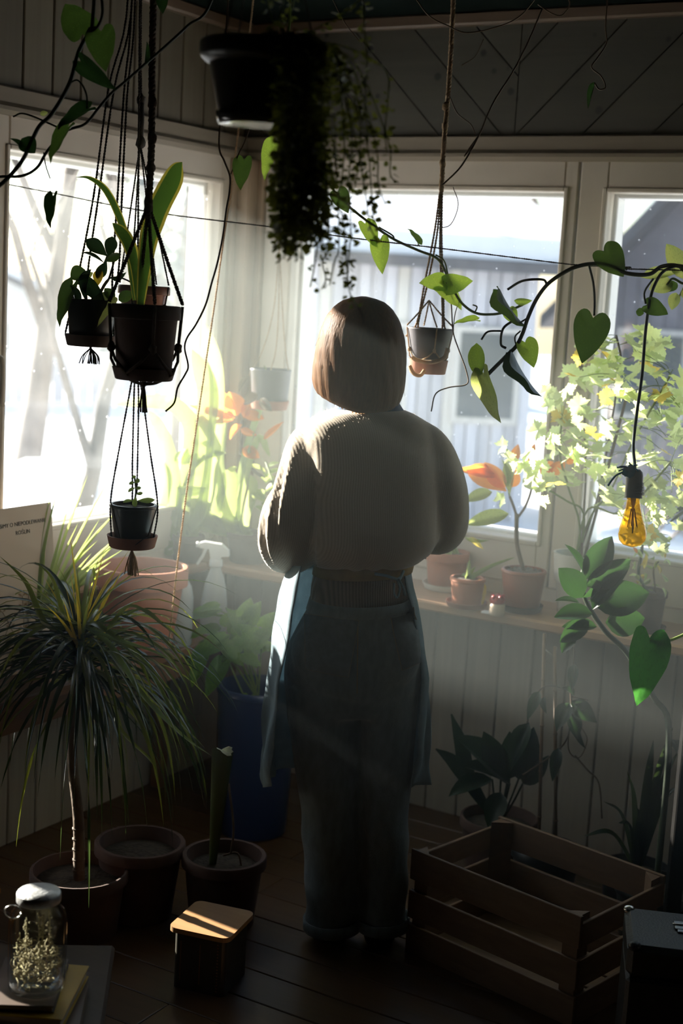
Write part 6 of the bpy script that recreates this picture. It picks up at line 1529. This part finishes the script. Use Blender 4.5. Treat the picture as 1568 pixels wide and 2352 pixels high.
fount(cr - UPN * .06, 55, (.42, .62), (-25, 20), (2.4, 4.2), (.009, .015), (M_SPIKE, M_SPIKED, M_SPIKED))  # lower leaves take the dark copy more often, shade put into their colour
fount(cr - UPN * .03, 55, (.34, .52), (-15, 30), (2.0, 3.6), (.009, .015), (M_SPIKE, M_SPIKED, M_SPIKED))
fount(cr + UPN * .02, 26, (.14, .26), (45, 85), (.1, .6), (.006, .011), (M_YTIP, M_YTIP, M_SPIKE))  # crown leaves coloured yellow for the sunlight on the top
for L, w in (([(230, 1440), (330, 1520), (400, 1640), (470, 1718)], 15), ([(240, 1450), (300, 1392), (380, 1440), (425, 1478)], 12), ([(260, 1430), (330, 1400), (395, 1455)], 11), ([(250, 1480), (330, 1600), (420, 1690), (484, 1735)], 14), ([(110, 1440), (60, 1340), (0, 1278)], 16), ([(150, 1420), (120, 1330), (80, 1290)], 12), ([(240, 1460), (360, 1500), (412, 1535)], 11), ([(200, 1560), (280, 1680), (340, 1740), (360, 1770)], 11)):
    obj('leaf', strap(spl([cr] + [P(x, y, d - .08) for x, y in L], 6), mm(w, d), UPN + TOCAM * .7, lambda q: min(1, .6 + q * 2.5) * (1 - q ** 2.4) + .02, .4), rnd.choice((M_SPIKE, M_SPIKE, M_STRAP)), t)
# ---- second, paler spiky plant behind it on the bench
c = bz(84, 1560); c = Vector((.17, -1.16, ZB)); d = dep(c)
t = thing('pandanus', 'pale green spiky plant fanning upward beside the sign card', 'potted plant', c)
pot_parts(t, c, .07, .055, .10, M_TERRAD, .006, .02)
b0 = c + UPN * .09
for x, y, w in ((135, 1112, 10), (118, 1130, 10), (202, 1090, 9), (255, 1090, 9), (300, 1140, 11), (335, 1180, 12), (285, 1260, 12), (255, 1290, 12), (260, 1310, 10), (100, 1200, 10), (85, 1190, 10), (225, 1240, 11), (180, 1200, 9), (40, 1270, 12), (12, 1370, 12), (230, 1190, 10), (290, 1215, 11), (60, 1330, 12), (-30, 1300, 12), (210, 1270, 12), (160, 1150, 9)):
    q = P(x, y, d + .02); obj('leaf', strap(spl([b0, b0.lerp(q, .5) + UPN * .03 + PR * rnd.uniform(-.015, .015), q], 8), mm(w, d), TOCAM + UPN * .3, lambda s: min(1, .7 + s * 2) * (1 - s ** 2.2) + .02, .4), rnd.choice((M_PALE, M_STRAP, M_PALE)), t)
leafpx(t, 'oval', (105, 1430), (120, 1350), 34, d - .05, M_STRAP, 10)
# ============================================================ LEFT FLOOR
def floorpot(name, label, cat, px, py, rt_px, rb_px, hpx, m_, d=None):
    c = onZ(px, py, 0); d = dep(c); t = thing(name, label, cat, c); return t, c, d
# pot with the cut palm stalk
cpt = onZ(508, 2118, 0); d = dep(cpt)
t = thing('potted_stalk', 'round terracotta pot holding one cut-off ribbed palm stalk', 'potted plant', cpt)
hP = .19
pot_parts(t, cpt, .112, .085, hP, M_TERRAD, .012, .03, .008)
sb, stp = P(476, 1990, d - .02), P(511, 1724, d - .10)
def stalk_mesh(a, b, wa, wb):
    ax = (b - a).normalized(); x = (RT - ax * RT.dot(ax)).normalized(); y = ax.cross(x); v = []; f = []; n = 24; m_ = 8
    for j in range(m_ + 1):
        q = j / m_; w = wa + (wb - wa) * q
        for k in range(n):
            an = 2 * PI * k / n; rr = 1 + .10 * math.cos(an * 12); v.append(tuple(a.lerp(b, q) + x * math.cos(an) * w * rr + y * math.sin(an) * w * .42 * rr + (ax * (.010 * math.sin(an * 2) if j == m_ else 0))))
    for j in range(m_):
        for k in range(n): p, q = j * n + k, j * n + (k + 1) % n; f.append((p, q, q + n, p + n))
    return v, f, list(range(m_ * n, (m_ + 1) * n))
v, f, cap = stalk_mesh(cpt + UPN * .15 - PR * .03, stp, .008, mm(22, d))
sk = obj('stalk', (v, f), mat('palm_stalk', (.13, .17, .05), .6, (.09, .12, .035), 20, (1, 1, .1), trans=.2), t)
obj('cut_end', ([v[i] for i in cap] , [tuple(range(len(cap)))]), mat('cut_pith', (.72, .72, .55), .7), sk, False)
for L in ([(512, 1965), (545, 1960), (556, 2000)], [(530, 1960), (536, 1900), (525, 1800)]): obj('dry_stem', tube(spl([P(x, y, d - .02) for x, y in L], 5), .003, 6), M_STEMB, t)
# empty pot beside
c = onZ(290, 2105, 0); 
c = onZ(322, 1932, .2); c.z = 0
t = thing('dark_pot', 'wide dark terracotta pot in the shade between dracaena and stalk pot', 'pot', c)
pot_parts(t, c, .12, .09, .20, M_TERRAD, .012, .03, .008)
# tin box with a wooden lid
kz = .155
q0, q1, q2 = onZ(385, 2128, kz), onZ(524, 2158, kz), onZ(575, 2092, kz)
ux = (q1 - q0); ux.z = 0; tw = ux.length; ux.normalize(); uy = Vector((-ux.y, ux.x, 0)); td = max(.1, (q2 - q1).dot(uy))
TMx = Matrix((ux, uy, UPN)).transposed().to_4x4(); TMx.translation = Vector((q0.x, q0.y, 0))
M_TIN = mat('dark_tin', (.07, .065, .05), .4, (.05, .045, .035), 12, metal=.3); M_LIDW = woodmat('tin_lid_wood', (.36, .19, .08), (.29, .15, .06), .5, 0); M_DOT = mat('tin_print', (.22, .10, .04), .5)
t = thing('tin_box', 'square dark storage tin with a rounded wooden lid on the floor', 'tin', Vector((q0.x, q0.y, 0)) + ux * tw / 2 + uy * td / 2)
def rrect(w, dd, r, n=5):
    o = []
    for cx_, cy_, a0 in ((w - r, r, -PI / 2), (w - r, dd - r, 0), (r, dd - r, PI / 2), (r, r, PI)):
        for k in range(n + 1): a = a0 + PI / 2 * k / n; o.append((cx_ + r * math.cos(a), cy_ + r * math.sin(a)))
    return o
i_ = .012
bd = obj('body', xf(prism([(x + i_, y + i_) for x, y in rrect(tw - 2 * i_, td - 2 * i_, .012)], 0, kz - .012, 'z'), TMx), M_TIN, t, False)
obj('lid', xf(prism(rrect(tw, td, .02), kz - .012, kz, 'z'), TMx), M_LIDW, t, False)
for k in range(16): obj('printed_dot', xf(blob((tw - i_ - .018, i_ - .0005, .012 + k * .0078), (.002, .0008, .002), 6, 4), TMx), M_DOT, bd)
for s in (0, 1): obj('printed_dot', xf(bbox_b(.03 + s * .05, .032 + s * .05, i_ - .0008, i_, .02, .12, .0003), TMx), M_DOT, bd, False)
# low stool with books, jar and glazed pot at the left edge
zS_ = .255
cs = onZ(60, 2330, zS_)
SMx = Matrix.Translation(Vector((cs.x, cs.y, 0))) @ Matrix.Rotation(PYAW + .1, 4, 'Z')
M_STOOL = woodmat('stool_wood', (.06, .035, .02), (.045, .025, .014), .55, 0)
t = thing('low_stool', 'low dark wooden stool carrying books and a jar', 'stool', Vector((cs.x, cs.y, 0)))
obj('seat', xf(bbox_b(-.26, .15, -.16, .30, zS_ - .025, zS_, .006), SMx), M_STOOL, t, False)
for x in (-.22, .11):
    for y in (-.12, .26): obj('leg', xf(bbox_b(x - .018, x + .018, y - .018, y + .018, 0, zS_ - .026, .003), SMx), M_STOOL, t, False)
bk = [('thick book with a dark brown cover at the bottom of the stack', (.10, .055, .03), .165, .23, .030, .10), ('yellow covered book in the middle of the stack', (.62, .40, .04), .160, .215, .024, -.05), ('thin dark book lying on top of the stack under the jar', (.09, .06, .045), .125, .19, .014, .05)]
M_PAGE = mat('paper_pages', (.62, .55, .42), .9, (.5, .44, .33), 200, (1, 1, 8)); z = zS_ + .0005
for k, (lab, colr, bw_, bl_, bh_, rot) in enumerate(bk):
    mc = mat('cover_%d' % k, colr, .5, [q * .85 for q in colr], 10)
    a = Matrix.Translation(Vector((cs.x, cs.y, z))) @ Matrix.Rotation(PYAW + rot, 4, 'Z') @ Matrix.Translation((.028 - .012 * k, .0, 0))
    t = thing('book', lab, 'book', a.translation, 'books stacked on the low stool')
    obj('cover', xf(join(bbox_b(-bw_ / 2, bw_ / 2, -bl_ / 2, bl_ / 2, 0, .0022, .0006), bbox_b(-bw_ / 2, bw_ / 2, -bl_ / 2, bl_ / 2, bh_ - .0022, bh_, .0006), bbox_b(-bw_ / 2, -bw_ / 2 + .0022, -bl_ / 2, bl_ / 2, .0022, bh_ - .0022, .0004)), a), mc, t, False)
    obj('pages', xf(bbox_b(-bw_ / 2 + .003, bw_ / 2 - .004, -bl_ / 2 + .004, bl_ / 2 - .004, .0023, bh_ - .0023, .0004), a), M_PAGE, t, False)
    z += bh_ + .0005
# glass jar with dried moss
def clear():
    mt, nt, out, N, lk = nodes('clear_glass')
    tr = N('BsdfTransparent'); tr.inputs[0].default_value = (.93, .95, .94, 1); gs = N('BsdfGlossy', Roughness=.04); m1 = N('MixShader'); lk(schlick(N, lk, .05), m1.inputs[0]); lk(tr.outputs[0], m1.inputs[1]); lk(gs.outputs[0], m1.inputs[2]); lk(m1.outputs[0], out.inputs[0]); return mt
jc = onZ(84, 2268, z); dj = dep(jc); jr = mm(66, dj); jh = mm(205, dj) / math.cos(.4)
t = thing('glass_jar', 'clip-top glass jar of dried moss and sprigs with a metal lid', 'jar', jc)
o = obj('glass', lathe([(jr * .85, 0), (jr * .97, .006), (jr, .02), (jr, jh * .72), (jr * .93, jh * .82), (jr * .72, jh * .90), (jr * .68, jh * .93), (jr * .70, jh * .955), (jr * .66, jh * .955), (jr * .66, jh * .90), (jr * .96 - .003, jh * .72), (jr * .96 - .003, .012), (.001, .012)], jc, 36), clear(), t); autosmooth(o, 50)
M_LIDM = mat('worn_tin_lid', (.55, .55, .54), .4, (.40, .40, .40), 60, metal=.6, bump=.3, bscale=120)
obj('lid', lathe([(jr * .74, jh * .95), (jr * .76, jh * .955), (jr * .76, jh * 1.03), (jr * .72, jh * 1.05), (.001, jh * 1.05)], jc, 32), M_LIDM, t)
cl = jc + UPN * jh * .86 - PR * jr * .8 - PF * .02
obj('wire_clip', tube([cl + PR * math.cos(a) * .016 + UPN * math.sin(a) * .013 for a in [i * 2 * PI / 16 for i in range(17)]], .0014, 5), M_CHR, t)
g = random.Random(5); ms = []; M_MOSS = mat('dried_moss', (.34, .26, .15), .9, (.20, .17, .08), 40)
for k in range(420):
    a = g.uniform(0, 2 * PI); rr = jr * .86 * math.sqrt(g.random()); p = jc + Vector((math.cos(a) * rr, math.sin(a) * rr, .016 + jh * .46 * g.random() * (1 - .3 * g.random()))); e = Vector((g.uniform(-1, 1), g.uniform(-1, 1), g.uniform(-.5, 1))).normalized() * .010
    e2 = Vector((g.uniform(-1, 1), g.uniform(-1, 1), g.uniform(-.5, 1))).normalized() * .009
    pts = [p, p + e, p + e + e2]
    if all(((q - jc).xy.length < jr * .93) for q in pts): ms.append(tube(pts, .0009, 3))
obj('dried_moss', join(*ms), M_MOSS, t, kind='stuff')
tl = []
for k in range(8):
    a = g.uniform(0, 2 * PI); p = jc + Vector((math.cos(a) * jr * .4, math.sin(a) * jr * .4, jh * .4)); pts = [p, p + UPN * jh * .2, p + UPN * jh * g.uniform(.25, .42)]; tl.append(tube(pts, .0008, 3))
    for i in range(8): q = pts[0].lerp(pts[2], .3 + .09 * i); tl.append(blob(q + Vector((g.uniform(-.005, .005), g.uniform(-.005, .005), 0)), .0022, 5, 4))
obj('dried_sprigs', join(*tl), M_MOSS, t, kind='stuff')
# ochre glazed pot cut by the left edge
gc = onZ(-42, 2062, zS_ + .0005) ; dg_ = dep(gc)
gc = Matrix(SMx) @ Vector((-.175, .19, zS_ + .0005)); dg_ = dep(gc)
t = thing('glazed_pot', 'ochre glazed flared pot on the stool behind the jar', 'pot', gc)
o = obj('pot', lathe([(.045, 0), (.05, .004), (.062, .06), (.080, .125), (.092, .155), (.096, .160), (.092, .165), (.084, .160), (.07, .12), (.05, .06), (.001, .05)], gc, 36), mat('ochre_glaze', (.50, .20, .03), .25, (.40, .15, .02), 8), t); autosmooth(o, 40)
obj('soil', lathe([(.076, .135), (.01, .138)], gc, 20), M_SOIL, t)
# tall slim glass vase in the shade at the left
vc = Vector((P(22, 1800, 3.75).x, P(22, 1800, 3.75).y, 0))
# ============================================================ haze in the room
mt, nt, out, N, lk = nodes('room_haze')
vsn = N('VolumeScatter', Density=.10, Anisotropy=.55); vsn.inputs['Color'].default_value = (.88, 1.0, .98, 1)
lk(vsn.outputs[0], out.inputs['Volume'])
hz = obj('haze', box(.04, 2.5, -1.88, -.03, .62, 2.07), mt, None, False)
tag(hz, 'thin bright haze of mist drifting in the sunlit room', 'haze', kind='stuff')
